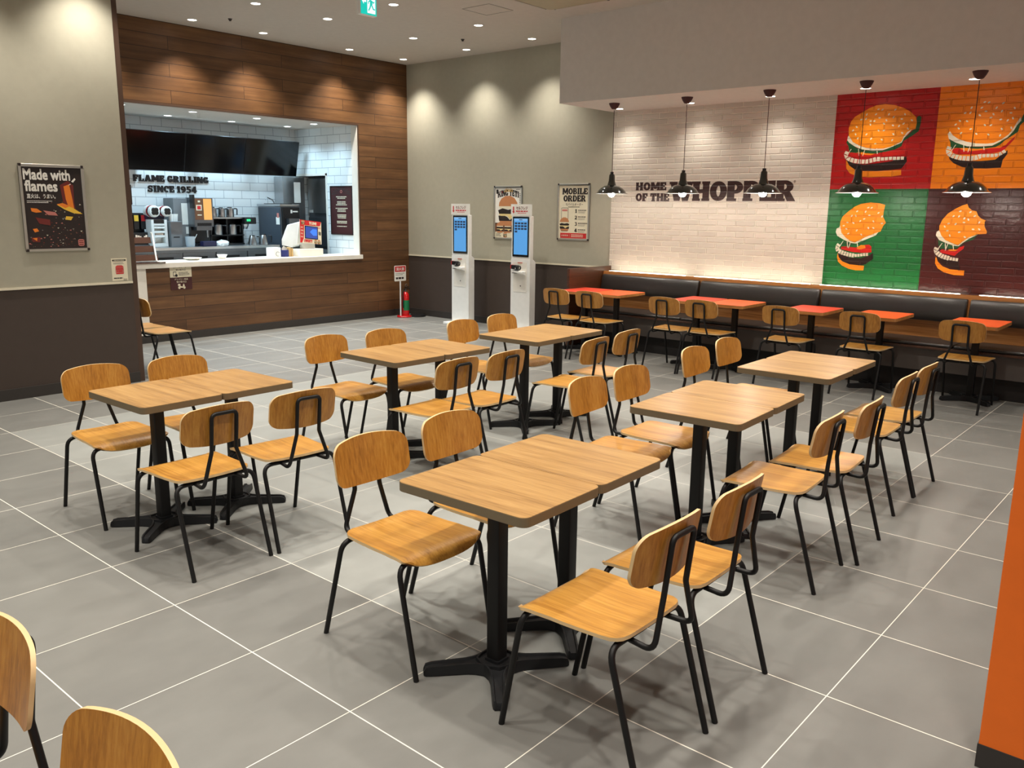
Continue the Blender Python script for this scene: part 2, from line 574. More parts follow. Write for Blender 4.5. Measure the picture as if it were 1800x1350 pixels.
def ring(cx, cy, rx, ry, tx, ty, a0, a1, n=None):
    a0, a1 = radians(a0), radians(a1)
    n = n or max(4, int(abs(a1-a0)/0.3))
    q = []
    for i in range(n):
        s, t = a0+(a1-a0)*i/n, a0+(a1-a0)*(i+1)/n
        q.append([(cx+rx*cos(s),cy+ry*sin(s)),(cx+rx*cos(t),cy+ry*sin(t)),(cx+(rx-tx)*cos(t),cy+(ry-ty)*sin(t)),(cx+(rx-tx)*cos(s),cy+(ry-ty)*sin(s))])
    return q
def rc(x0, y0, x1, y1): return [[(x0,y0),(x1,y0),(x1,y1),(x0,y1)]]
GLYPH = {
 'A': (1.0, [[(.0,0),(.35,0),(.62,1),(.34,1)], [(.65,0),(1.0,0),(.66,1),(.38,1)]] + rc(.25,.2,.74,.38) + rc(-.03,0,.38,.13) + rc(.6,0,1.03,.13)),
 'B': (.8, rc(0,0,.32,1) + rc(0,.83,.4,1) + rc(0,.43,.42,.59) + rc(0,0,.4,.17) + ring(.38,.735,.36,.265,.25,.15,-90,90) + ring(.38,.29,.42,.29,.26,.16,-90,90)),
 'C': (.8, ring(.43,.5,.43,.5,.29,.21,48,312) + rc(.6,.6,.78,.98)),
 'D': (.86, rc(0,0,.32,1) + rc(0,.82,.4,1) + rc(0,0,.4,.18) + ring(.36,.5,.5,.5,.29,.19,-90,90)),
 'E': (.76, rc(0,0,.33,1) + rc(0,.8,.72,1) + rc(.56,.62,.72,1) + rc(.2,.41,.56,.6) + rc(0,0,.76,.2) + rc(.6,0,.76,.38)),
 'F': (.72, rc(0,0,.33,1) + rc(0,.8,.72,1) + rc(.56,.6,.72,1) + rc(.2,.38,.56,.57) + rc(-.03,0,.44,.13)),
 'G': (.88, ring(.43,.5,.43,.5,.29,.21,48,318) + rc(.6,.62,.77,.98) + rc(.46,.3,.88,.48) + rc(.58,.05,.84,.48)),
 'H': (.9, rc(0,0,.31,1) + rc(.57,0,.88,1) + rc(.2,.4,.7,.6) + rc(-.03,0,.36,.12) + rc(-.03,.88,.36,1) + rc(.52,0,.91,.12) + rc(.52,.88,.91,1)),
 'I': (.44, rc(.06,0,.38,1) + rc(0,0,.44,.13) + rc(0,.87,.44,1)),
 'K': (.98, rc(0,0,.32,1) + [[(.26,.36),(.56,.36),(.98,1),(.62,1)], [(.38,.62),(.68,.62),(1.0,0),(.62,0)]] + rc(-.03,0,.38,.12) + rc(-.03,.88,.38,1)),
 'L': (.76, rc(.03,0,.36,1) + rc(-.03,.87,.42,1) + rc(0,0,.76,.2) + rc(.59,0,.76,.42)),
 'M': (1.14, rc(0,0,.29,1) + rc(.85,0,1.14,1) + [[(.0,1),(.36,1),(.72,.18),(.44,.18)], [(.78,1),(1.14,1),(.70,.18),(.42,.18)]] + rc(-.04,0,.34,.12) + rc(.8,0,1.18,.12)),
 'N': (.94, rc(0,0,.27,1) + rc(.67,0,.94,1) + [[(0,1),(.36,1),(.94,0),(.6,0)]] + rc(-.04,0,.32,.12)),
 'O': (.9, ring(.45,.5,.45,.5,.3,.21,0,360)),
 'P': (.8, rc(0,0,.33,1) + rc(0,.83,.42,1) + rc(.2,.37,.42,.54) + ring(.38,.685,.42,.315,.27,.17,-90,90) + rc(-.03,0,.44,.13)),
 'R': (.92, rc(0,0,.33,1) + rc(0,.83,.42,1) + rc(.2,.4,.42,.56) + ring(.38,.7,.42,.3,.27,.16,-90,90) + [[(.34,.46),(.64,.46),(.94,0),(.58,0)]] + rc(-.03,0,.4,.13)),
 'S': (.78, ring(.4,.7,.38,.3,.25,.17,25,270) + ring(.38,.29,.4,.29,.26,.17,-160,90) + rc(.62,.66,.75,.97) + rc(.0,.04,.15,.36)),
 'T': (.86, rc(.27,0,.6,1) + rc(0,.8,.86,1) + rc(0,.6,.16,1) + rc(.7,.6,.86,1) + rc(.19,0,.68,.13)),
 'U': (.9, rc(0,.3,.3,1) + rc(.6,.3,.9,1) + ring(.45,.34,.45,.34,.3,.2,180,360)),
 'W': (1.3, [[(0,1),(.34,1),(.54,0),(.26,0)], [(.26,0),(.54,0),(.76,1),(.5,1)], [(.52,1),(.8,1),(1.04,0),(.76,0)], [(.76,0),(1.04,0),(1.3,1),(1.0,1)]] + rc(-.04,.88,.38,1) + rc(.96,.88,1.34,1)),
 'Y': (.92, [[(0,1),(.36,1),(.62,.42),(.33,.42)], [(.58,1),(.92,1),(.62,.42),(.33,.42)]] + rc(.3,0,.63,.5) + rc(.22,0,.7,.12)),
 '1': (.52, rc(.12,0,.44,1) + [[(-.02,.7),(.12,.74),(.3,1),(.12,1)]] + rc(.0,0,.54,.13)),
 '2': (.74, ring(.36,.68,.36,.32,.25,.18,-35,170) + [[(0,0),(0,.16),(.42,.56),(.7,.56),(.36,.18),(.36,0)]] + rc(0,0,.74,.2)),
 '3': (.74, ring(.34,.71,.36,.29,.24,.16,-80,150) + ring(.34,.29,.4,.29,.26,.16,-150,85)),
 '4': (.82, [[(0,.2),(0,.42),(.4,1),(.6,1),(.24,.4),(.24,.2)]] + rc(0,.2,.82,.4) + rc(.4,0,.7,1)),
 '5': (.76, rc(.08,.8,.7,1) + rc(.08,.48,.3,.95) + ring(.34,.32,.4,.33,.27,.17,-155,125)),
 '9': (.8, ring(.38,.66,.38,.34,.25,.17,0,360) + ring(.3,.62,.48,.62,.27,.2,-88,8) + rc(.1,.0,.36,.19)),
 '!': (.34, rc(.03,.34,.32,1) + rc(.03,0,.32,.22)),
}
def caps(mb, s, x, y, h, w=None, z0=0.0, z1=0.004, gap=0.06, center=False, arc=0.0, bold=0.0):
    """slab serif capitals of height h; w squeezes or stretches the line to a width"""
    adv, cur = [], 0.0
    for ch in s:
        if ch == ' ': cur += 0.34; adv.append(None); continue
        adv.append(cur); cur += GLYPH[ch][0] + gap
    total = cur - gap
    kx = (w/total) if w else h
    x0 = x - total*kx/2 if center else x
    step = 0
    for ch, a in zip(s, adv):
        if a is None: continue
        for poly in GLYPH[ch][1]:
            pts = []
            for px, py in poly:
                gx = (a + px)
                dy = arc*(1-((gx-total/2)/(total/2))**2) if arc else 0
                pts.append((x0 + gx*kx, y + py*h + dy))
            if bold:
                for s_ in (-bold*kx, bold*kx):
                    step += 1; mb.prism([(q[0]+s_, q[1]) for q in pts], z0, z1 + (step % 23)*0.00007)
            else:
                step += 1; mb.prism(pts, z0, z1 + (step % 23)*0.00007)

def lines(mb, x, y, w, n, pitch, th, z0=0.0, z1=0.0006, vary=0.25, center=False):
    """fine print too small to read, as broken bars"""
    rnd = random.Random(int(x*1000)+int(y*977)+n)
    for i in range(n):
        ww = w*(1 - vary*rnd.random())
        xx = x + (w-ww)/2 if center else x
        cx = xx
        while cx < xx + ww:
            seg = th*rnd.uniform(1.2, 3.2)
            mb.box(cx, y-i*pitch, z0, min(cx+seg, xx+ww), y-i*pitch+th, z1)
            cx += seg + th*rnd.uniform(0.25, 0.6)

# ------------------------------------------------------------------ the room
WX, WY = 7.80, 8.20          # grey wall plane, planked wall plane
BX = 7.78                    # face of the brick
LY = 5.97                    # face of the wall with the flames poster
box_struct('floor', 'floor_tile', (-6, -6, -0.1, 8.0, 11, 0))
box_struct('ceiling', 'ceiling_paint', (-6, -6, CEIL, 8.0, 9.0, CEIL+0.1))
box_struct('wall_grey', 'beige_paint', (WX, 4.28, 0.965, WX+0.12, 8.4, CEIL))
box_struct('wall_grey_dado', 'dado_brown', (WX+0.004, 4.28, 0, WX+0.12, 8.4, 0.945))
box_struct('trim_1', 'cream_trim', (WX-0.006, 4.29, 0.945, WX+0.1, 8.2, 0.965))
box_struct('baseboard_grey', 'skirting_black', (WX-0.012, 4.30, 0, WX+0.05, 8.19, 0.10))
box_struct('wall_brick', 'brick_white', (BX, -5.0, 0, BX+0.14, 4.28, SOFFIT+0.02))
box_struct('wall_soffit', 'soffit_paint', (6.66, -6, SOFFIT, 7.95, 4.30, CEIL))
box_struct('wall_planked_top', 'wall_planks', (2.0, WY, 2.905, WX, WY+0.12, CEIL))
box_struct('wall_planked_end', 'wall_planks', (6.80, WY, 0, WX, WY+0.12, 2.905))
box_struct('wall_planked_side', 'wall_planks', (2.0, WY, 0, 3.10, WY+0.12, 2.905))
box_struct('trim_2', 'brown_trim', (3.10, WY-0.008, 2.89, 6.818, WY-0.0005, 2.912), (6.801, WY-0.008, 0.99, 6.818, WY-0.0005, 2.89))
box_struct('trim_7', 'white_solid', (6.786, WY+0.002, 0.99, 6.799, WY+0.135, 2.9))
box_struct('baseboard_planked', 'skirting_black', (3.29, WY-0.014, 0, WX-0.015, WY+0.05, 0.10), (2.0, WY-0.014, 0, 3.28, WY+0.05, 0.10))
# kitchen behind the opening
KY, KX = 9.78, 6.80
box_struct('wall_kitchen_back', 'kitchen_tile', (2.6, KY, 0, 7.9, KY+0.1, 2.95))
box_struct('wall_kitchen_side', 'kitchen_tile', (KX, WY+0.121, 0, KX+0.1, 9.0, 2.95), (KX, 9.0, 2.18, KX+0.1, KY, 2.95))
box_struct('wall_kitchen_end', 'kitchen_tile', (2.5, WY+0.12, 0, 2.6, KY, 2.95))
box_struct('ceiling_kitchen', 'ceiling_paint', (2.5, WY+0.12, 2.90, 8.0, KY+0.1, 2.98))
box_struct('trim_3', 'white_solid', (KX-0.006, 8.965, 0, KX+0.11, 9.0, 2.215), (KX-0.006, 8.965, 2.18, KX+0.11, KY-0.001, 2.215))
box_struct('wall_passage', 'dark_steel', (7.75, WY+0.12, 0, 7.8, KY, 2.9))
# wall with the flames poster
box_struct('wall_poster', 'beige_paint', (-6, LY, 0.985, 2.185, LY+0.13, CEIL))
box_struct('wall_poster_dado', 'dado_brown', (-6, LY+0.004, 0, 2.185, LY+0.13, 0.965))
box_struct('trim_4', 'cream_trim', (-6, LY-0.006, 0.965, 2.185, LY+0.1, 0.985))
box_struct('trim_5', 'brown_trim', (2.186, LY+0.01, 0, 2.238, LY+0.135, CEIL))
box_struct('baseboard_poster', 'skirting_black', (-6, LY-0.012, 0, 2.184, LY+0.05, 0.10))
# orange wall end close to the camera
box_struct('wall_orange', 'orange_paint', (1.122, -4.5, 0.08, 1.5, -1.703, CEIL))
box_struct('baseboard_orange', 'skirting_black', (1.119, -4.5, 0, 1.503, -1.700, 0.08))

# ------------------------------------------------------------------ chairs
def chair_surface_back():
    mb = MB('chair_oak')
    cols = [0.188*(1 if k > 0 else -1)*(1-(1-abs(k)/14)**1.9) for k in range(-14, 15)]
    rows = 11; th = 0.011; R = 0.045
    def ext(x):
        ax = abs(x); c = 0.0
        if ax > 0.188 - R:
            d = ax - (0.188 - R); c = R - sqrt(max(0, R*R - d*d))
        top = 0.806 - 0.021*(ax/0.188)**2 - c
        bot = 0.610 + 0.016*(ax/0.188)**2 + c
        return bot, top
    def yy(x, z):
        return -0.218 - 0.17*(z-0.60) + 0.034*(x/0.188)**2
    F, B = [], []
    for x in cols:
        b, t = ext(x)
        for j in range(rows):
            z = b + (t-b)*j/(rows-1)
            y = yy(x, z)
            F.append((x, y + th/2, z)); B.append((x, y - th/2, z))
    n = len(cols)
    I = lambda i, j: i*rows + j
    q = [(I(i,j), I(i,j+1), I(i+1,j+1), I(i+1,j)) for i in range(n-1) for j in range(rows-1)]
    mb.add(F, q)
    mb.add(B, [f[::-1] for f in q])
    loop = [I(i,0) for i in range(n)] + [I(n-1,j) for j in range(1,rows)] + [I(i,rows-1) for i in range(n-2,-1,-1)] + [I(0,j) for j in range(rows-2,0,-1)]
    mb.mat('ply_edge')
    m = len(loop)
    mb.add([F[k] for k in loop] + [B[k] for k in loop], [(i,(i+1) % m,m+(i+1) % m,m+i) for i in range(m)])
    return mb

def chair_seat():
    mb = MB('seat_oak')
    th = 0.012
    # path along the seat from the back edge to the rolled front edge: (y, z)
    path = [(-0.1740,0.4540),(-0.1670,0.4533),(-0.1550,0.4523),(-0.1360,0.4510),(-0.1010,0.4495),(-0.0410,0.4480),(0.0290,0.4480),(0.0890,0.4495),(0.1340,0.4515),(0.1590,0.4520),(0.1770,0.4505),(0.1940,0.4460),(0.2090,0.4390),(0.2220,0.4300),(0.2320,0.4200),(0.2390,0.4095)]
    L = [0]
    for a, b in zip(path, path[1:]): L.append(L[-1] + sqrt((a[0]-b[0])**2 + (a[1]-b[1])**2))
    T, U = [], []
    cols = 15
    yc, zc = path[9]
    for i, ((y, z), l) in enumerate(zip(path, L)):
        hw = 0.186 + 0.020*l/L[-1]
        for r, d in ((0.05, l), (0.03, L[-1]-l)):
            if d < r: hw -= r - sqrt(max(0, r*r - (r-d)**2))
        a = path[max(0,i-1)]; b = path[min(len(path)-1,i+1)]
        t = Vector((0, b[0]-a[0], b[1]-a[1])).normalized(); nrm = Vector((0, -t.z, t.y))
        for k in range(cols):
            u = -1 + 2*k/(cols-1)
            yy, zz = y, z + 0.003*u*u*(1 if y < 0.13 else 0)
            if i > 9:                       # the rolled front is a lens: deep in the middle, running out at the corners
                g = sqrt(max(0.0, 1-abs(u)**2.6))
                yy = yc + (y-yc)*(0.72+0.28*g); zz = zc + (z-zc)*(0.22+0.78*g)
            T.append((hw*u, yy, zz)); U.append((hw*u, yy - nrm.y*th, zz - nrm.z*th))
    n = len(path)
    I = lambda i, j: i*cols + j
    q = [(I(i,j), I(i,j+1), I(i+1,j+1), I(i+1,j)) for i in range(n-1) for j in range(cols-1)]
    mb.add(T, q)
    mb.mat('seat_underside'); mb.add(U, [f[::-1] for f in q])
    loop = [I(0,j) for j in range(cols)] + [I(i,cols-1) for i in range(1,n)] + [I(n-1,j) for j in range(cols-2,-1,-1)] + [I(i,0) for i in range(n-2,0,-1)]
    mb.mat('ply_edge'); m = len(loop)
    mb.add([T[k] for k in loop] + [U[k] for k in loop], [(i,(i+1) % m,m+(i+1) % m,m+i) for i in range(m)])
    return mb

def make_chair(label, group):
    t = thing('dining_chair', label, 'chair', group=group)
    chair_seat().build('seat', t, 50)
    chair_surface_back().build('backrest', t, 50)
    for sx in (-1, 1):
        for sy in (-1, 1):
            ya = -0.148 if sy < 0 else 0.186
            p = fillet([(sx*0.005, ya, 0.427), (sx*(0.205 if sy < 0 else 0.211), ya, 0.427), (sx*0.207, sy*0.272, 0.0)], 0.052, 7)
            MB('black_steel').tube(p, 0.0105, 10).build('leg', t, 60)
    half = [(0.095, -0.05, 0.4280), (0.117, -0.248, 0.4215), (0.064, -0.243, 0.585), (0.064, -0.2635, 0.768)]
    pts = half + [(-x, y, z) for x, y, z in half[::-1]]
    MB('black_steel').tube(fillet(pts, [0,0.034,0.04,0.026,0.026,0.04,0.034,0], 6), 0.0095, 10).build('back_frame', t, 60)
    MB('black_steel').box(-0.015,-0.15,0.421,0.015,0.18,0.435).box(-0.12,-0.09,0.427,0.12,-0.06,0.438).build('mounting_plate', t)
    return t

CH = 'wooden chairs around the paired tables'
CB = 'wooden chairs along the orange-topped tables'
D = 'oak chair '
N, S, E_, W_ = pi, 0.0, -pi/2, pi/2          # which way the seat looks: N towards -y, S towards +y, E towards +x, W towards -x
CHAIRS = [
 # front pair
 (0.503, -0.708, S, D+'pushed in at the front table pair, leg just behind the table foot', CH),
 (0.984, -0.700, S+0.02, D+'second along the front table pair, after the one at the table foot', CH),
 (0.492, 0.238, N-0.012, D+'whole seat showing, facing the front table pair from the counter side', CH),
 (0.984, 0.263, N+0.03, D+'seat tucked under the front table pair, half hidden by its top', CH),
 # second pair of the row towards the burgers
 (2.175, -0.560, S+0.06, D+'at the middle table of the burger-mural row, backrest turned from the camera', CH),
 (2.640, -0.592, S+0.07, D+'second at the middle table of the burger-mural row, next to the seam', CH),
 (2.077, 0.296, N+0.06, D+'across the middle table of the burger-mural row, seat passing the front table', CH),
 (2.536, 0.317, N+0.01, D+'across the middle table of the burger-mural row, seat beside a column', CH),
 # third pair
 (3.500, -0.512, S+0.03, D+'at the table pair beside the bench, first on the aisle side', CH),
 (3.945, -0.507, S, D+'at the table pair beside the bench, last on the aisle side', CH),
 (3.452, 0.399, N+0.015, D+'backrest only, behind the bench-side table pair, first of two', CH),
 (3.991, 0.431, N, D+'backrest only, behind the bench-side table pair, closer to the bench', CH),
 # the pair in front of the flames poster
 (0.379, 1.622, S+0.012, D+'back to camera at the flames poster table, away from the kiosks', CH),
 (0.859, 1.602, S-0.075, D+'back to camera at the flames poster table, closer to the kiosks', CH),
 (0.406, 2.554, N-0.022, D+'under the flames poster, whole seat showing beside a black column', CH),
 (0.876, 2.500, N-0.01, D+'between the flames poster table and the wall corner, seat hidden by the tabletop', CH),
 # the pair in the middle of the counter row
 (2.050, 1.692, S+0.01, D+'back to camera at the table pair before the counter, set straight', CH),
 (2.472, 1.665, S+0.025, D+'back to camera at the table pair before the counter, turned aside', CH),
 (2.045, 2.572, N+0.03, D+'facing the camera at the table pair before the counter, backrest clear', CH),
 (2.535, 2.514, N-0.06, D+'facing the camera at the table pair before the counter, backrest overlapped', CH),
 # the pair in front of the kiosks
 (3.347, 1.580, S+0.07, D+'back to camera at the kiosk-side table pair, towards the counter row', CH),
 (3.873, 1.645, S+0.04, D+'back to camera at the kiosk-side table pair, close to orange tables', CH),
 (3.364, 2.490, N+0.04, D+'in front of the first kiosk foot, facing the camera', CH),
 (3.879, 2.521, N, D+'in front of the second kiosk, facing the camera', CH),
 # along the bench
 (6.44, 3.960, E_, D+'at the orange table by the bench end panel, first in the bench row', CB),
 (6.43, 3.480, E_, D+'at the orange table by the bench end panel, second in the bench row', CB),
 (6.50, 2.545, E_, D+'below the word HOME, third in the bench row', CB),
 (6.52, 2.115, E_, D+'below the large lettering, fourth in the bench row', CB),
 (6.60, 1.290, E_, D+'in front of the single orange table at the white brick edge', CB),
 (6.66, 0.545, E_, D+'in front of the single orange table under the green mural', CB),
 (6.66, -0.330, E_, D+'in front of the last orange table under the maroon mural', CB),
 # past the wall end
 (2.545, 6.170, E_, 'oak chair half hidden by the wall end below the small notice', 'chairs past the wall end'),
 (2.545, 6.625, E_, 'oak chair deeper past the wall end, only its seat corner and legs showing', 'chairs past the wall end'),
 # close to the camera
 (-1.302, -0.780, W_+0.07, 'oak chair at the frame bottom, only the curved top of its backrest showing', 'chairs cut by the frame'),
 (-1.305, -0.188, W_+0.07, 'oak chair cut by the frame side, pale plywood edge of its backrest showing', 'chairs cut by the frame'),
]
chair0 = None
for x, y, rz, label, group in CHAIRS:
    if chair0 is None:
        chair0 = make_chair(label, group)
        chair0.location = (x, y, 0); chair0.rotation_euler = (0, 0, rz)
    else:
        dup(chair0, (x, y, 0), rz, label, group)

# ------------------------------------------------------------------ tables
def table_base():
    """cast cross foot: four splayed arms with a sunk top, webbed together at the hub"""
    mb = MB('cast_black')
    for sx in (-1, 1):
        for sy in (-1, 1):
            a = atan2(sy*0.185, sx*0.205); L = sqrt(0.185**2 + 0.205**2)
            mb.M = Matrix.Rotation(a, 4, 'Z')
            prof = [(0.0, 0.085, 0.052), (0.035, 0.068, 0.050), (0.06, 0.045, 0.048), (0.085, 0.033, 0.046), (0.115, 0.027, 0.044), (L-0.03, 0.0245, 0.039), (L-0.008, 0.022, 0.034), (L, 0.016, 0.018)]
            vs, fs = [], []
            for x, w, z in prof:
                rim = 0.007; sink = z - 0.008
                vs += [(x,-w,0.004),(x,-w*0.92,z),(x,-w*0.92+rim,z),(x,-w*0.92+rim+0.003,sink),(x,w*0.92-rim-0.003,sink),(x,w*0.92-rim,z),(x,w*0.92,z),(x,w,0.004)]
            k = 8
            for i in range(len(prof)-1):
                for j in range(k-1): fs.append((i*k+j, i*k+j+1, (i+1)*k+j+1, (i+1)*k+j))
                fs.append((i*k+k-1, i*k, (i+1)*k, (i+1)*k+k-1))
            fs.append([(len(prof)-1)*k+j for j in range(k)])
            mb.add(vs, fs)
            mb.cyl((L-0.02, 0, 0), 0.013, 0.008, 10)
    mb.M = Matrix.Identity(4)
    mb.prism(rrect(-0.036,-0.036,0.036,0.036,0.012), 0.004, 0.054)
    return mb

TABLE_H = 0.735
def make_table(label, group, kind):
    t = thing('dining_table', label, 'table', group=group)
    W, Dp = (0.4450, 0.597)
    top = rrect(-W/2, -Dp/2, W/2, Dp/2, 0.032, 6)
    inner = rrect(-W/2+0.0008, -Dp/2+0.0008, W/2-0.0008, Dp/2-0.0008, 0.0312, 6)
    if kind == 'wood':
        tt = MB('table_laminate').prism(inner, TABLE_H-0.004, TABLE_H).build('tabletop', t)
        MB('table_edge').prism(top, TABLE_H-0.035, TABLE_H-0.0015).build('edge_band', tt, bevel=0.0015)
    else:
        tt = MB(kind).prism(inner, TABLE_H-0.004, TABLE_H).build('tabletop', t)
        MB('bench_oak').prism(top, TABLE_H-0.032, TABLE_H-0.0015).build('edge_band', tt, bevel=0.0015)
    MB('black_steel').prism(rrect(-0.0285,-0.0285,0.0285,0.0285,0.006,3), 0.05, TABLE_H-0.045).build('column', t, 40)
    MB('cast_black').prism(rrect(-0.12,-0.12,0.12,0.12,0.02,3), TABLE_H-0.045, TABLE_H-0.034).build('top_plate', t)
    table_base().build('base', t, 35)
    return t

TW = 'paired oak-topped tables on black columns'
TO = 'orange-topped tables along the bench'
O = 'oak-topped table, '
TABLES = [
 (0.5436, -0.1938, 0.0274, O+'front pair, the half with its rounded corner in full view', 'wood'),
 (0.9890, -0.1816, 0.0274, O+'front pair, the farther half beyond the seam', 'wood'),
 (2.1476, -0.1417, 0.0492, O+'middle pair of the burger-mural row, half with the chair seam in front', 'wood'),
 (2.5928, -0.1197, 0.0492, O+'middle pair of the burger-mural row, half towards the bench', 'wood'),
 (3.5421, -0.0467, 0.0166, O+'pair closest to the bench, half away from the murals', 'wood'),
 (3.9877, -0.0393, 0.0166, O+'pair closest to the bench, half under the murals', 'wood'),
 (0.4474, 2.1454, 0.0151, O+'pair below the flames poster, half under the poster itself', 'wood'),
 (0.8930, 2.1522, 0.0151, O+'pair below the flames poster, half towards the kiosks', 'wood'),
 (2.1331, 2.1835, -0.0225, O+'pair between counter and camera, half towards the flames poster', 'wood'),
 (2.5787, 2.1735, -0.0225, O+'pair between counter and camera, half towards the kiosks', 'wood'),
 (3.4328, 2.0967, 0.0239, O+'pair before the kiosks, half in front of the first kiosk', 'wood'),
 (3.8784, 2.1073, 0.0239, O+'pair before the kiosks, half touching the orange table row', 'wood'),
]
BOOTH = [
 (6.90, 4.02, 'orange_laminate_reflect', 'orange topped table with painted-in reflection against the wooden bench end panel'),
 (6.90, 3.555, 'orange_laminate', 'orange topped table beside the one at the bench end panel, column showing'),
 (6.93, 2.49, 'orange_laminate_reflect', 'orange topped table with painted-in reflection below the words HOME OF THE, mostly behind a chair'),
 (6.93, 2.03, 'orange_laminate', 'orange topped table below the large lettering, joined to one with painted-in reflection'),
 (6.97, 1.20, 'orange_laminate_reflect', 'single orange topped table with painted-in reflection at the edge of white brick and green mural'),
 (7.00, 0.52, 'orange_laminate', 'single orange topped table under the green burger mural'),
 (7.02, -0.33, 'orange_laminate', 'single orange topped table under the maroon burger mural'),
]
protos = {}
def place_table(x, y, rz, label, kind, group):
    if kind not in protos:
        protos[kind] = make_table(label, group, kind)
        protos[kind].location = (x, y, 0); protos[kind].rotation_euler = (0, 0, rz)
    else:
        dup(protos[kind], (x, y, 0), rz, label, group)
for x, y, rz, label, kind in TABLES: place_table(x, y, rz, label, kind, TW)
for x, y, kind, label in BOOTH: place_table(x, y, pi/2, label, kind, TO)

# ------------------------------------------------------------------ bench along the brick wall
t = thing('booth_bench', 'long built-in bench with black vinyl back pads and walnut wood along the brick wall', 'bench', (7.4, 2, 0))
def bobj(name, mat, boxes, bevel=0.0, smooth=None):
    mb = MB(mat)
    for b in boxes: mb.box(b[0]-7.4, b[1]-2, b[2], b[3]-7.4, b[4]-2, b[5])
    return mb.build(name, t, smooth, bevel, 3)
Y0, Y1 = -3.2, 4.24
bobj('end_panel', 'bench_walnut', [(6.86, 4.24, 0.0, 7.775, 4.278, 0.985)], 0.003)
bobj('back_shelf', 'bench_oak', [(7.60, Y0, 0.90, 7.635, Y1, 0.925), (7.60, Y0, 0.86, 7.63, Y1, 0.90)])
bobj('back_panel', 'bench_oak', [(7.60, Y0, 0.40, 7.635, Y1, 0.86)])
PADS = [(2.83, 4.225), (1.365, 2.80), (-0.10, 1.335), (-1.57, -0.13), (-3.1, -1.6)]
for a, b in PADS:
    mb = MB('black_vinyl')
    n = 8
    prof = [(7.60,0.66),(7.565,0.648),(7.535,0.652),(7.522,0.668),(7.516,0.72),(7.526,0.80),(7.543,0.865),(7.558,0.884),(7.578,0.888),(7.60,0.880)]
    vs = [(x-7.4, yy-2, z) for yy in (a, a+0.012, b-0.012, b) for x, z in prof]
    for i, (x, z) in enumerate(prof):
        for k in (0, 3):
            vs[k*len(prof)+i] = (7.60-7.4+(x-7.60)*0.82, vs[k*len(prof)+i][1], 0.768+(z-0.768)*0.96)
    m = len(prof); fs = []
    for k in range(3):
        for i in range(m-1): fs.append((k*m+i, k*m+i+1, (k+1)*m+i+1, (k+1)*m+i))
    fs += [list(range(m)), [3*m+i for i in range(m)][::-1]]
    mb.add(vs, fs).build('back_pad', t, 40)
SEATS = [(2.82, 4.23), (1.355, 2.81), (-0.11, 1.345), (-1.58, -0.12), (-3.15, -1.59)]
for a, b in SEATS:
    mb = MB('black_vinyl').box(7.125-7.4, a-2, 0.452, 7.60-7.4, b-2, 0.478)
    mb.build('seat_pad', t, 40, 0.010, 3)
bobj('seat_rail', 'bench_walnut', [(7.115, Y0, 0.424, 7.60, Y1, 0.446)], 0.002)
bobj('seat_gap', 'dark_recess', [(7.14, Y0, 0.446, 7.60, Y1, 0.452)])
bobj('base_panel', 'bench_grey', [(7.165, Y0, 0.205, 7.60, Y1, 0.424)])
bobj('kick_plate', 'dark_recess', [(7.23, Y0, 0.0, 7.60, Y1, 0.205)])
# light strips lying behind the shelf
COVE = [(3.06, 4.20), (1.50, 2.96), (-0.02, 1.42), (-1.70, -0.16)]
COVE_LABELS = ['warm light strip behind the bench shelf next to the end panel', 'warm light strip behind the bench shelf below the large lettering',
               'warm light strip behind the bench shelf under the green and maroon murals', 'warm light strip behind the bench shelf at the frame edge']
for (a, b), lb in zip(COVE, COVE_LABELS):
    s = thing('light_strip', lb, 'light', (7.66, (a+b)/2, 0.875), group='light strips behind the bench')
    L = (b-a)/2
    MB('white_plastic').box(-0.03,-L,0.0,0.03,L,0.03).build('housing', s)
    MB('cove_glow').box(-0.02,-L+0.02,0.03,0.02,L-0.02,0.053).build('diffuser', s)
box_struct('trim_6', 'bench_walnut', (7.635, -3.2, 0.84, BX, 4.24, 0.875))

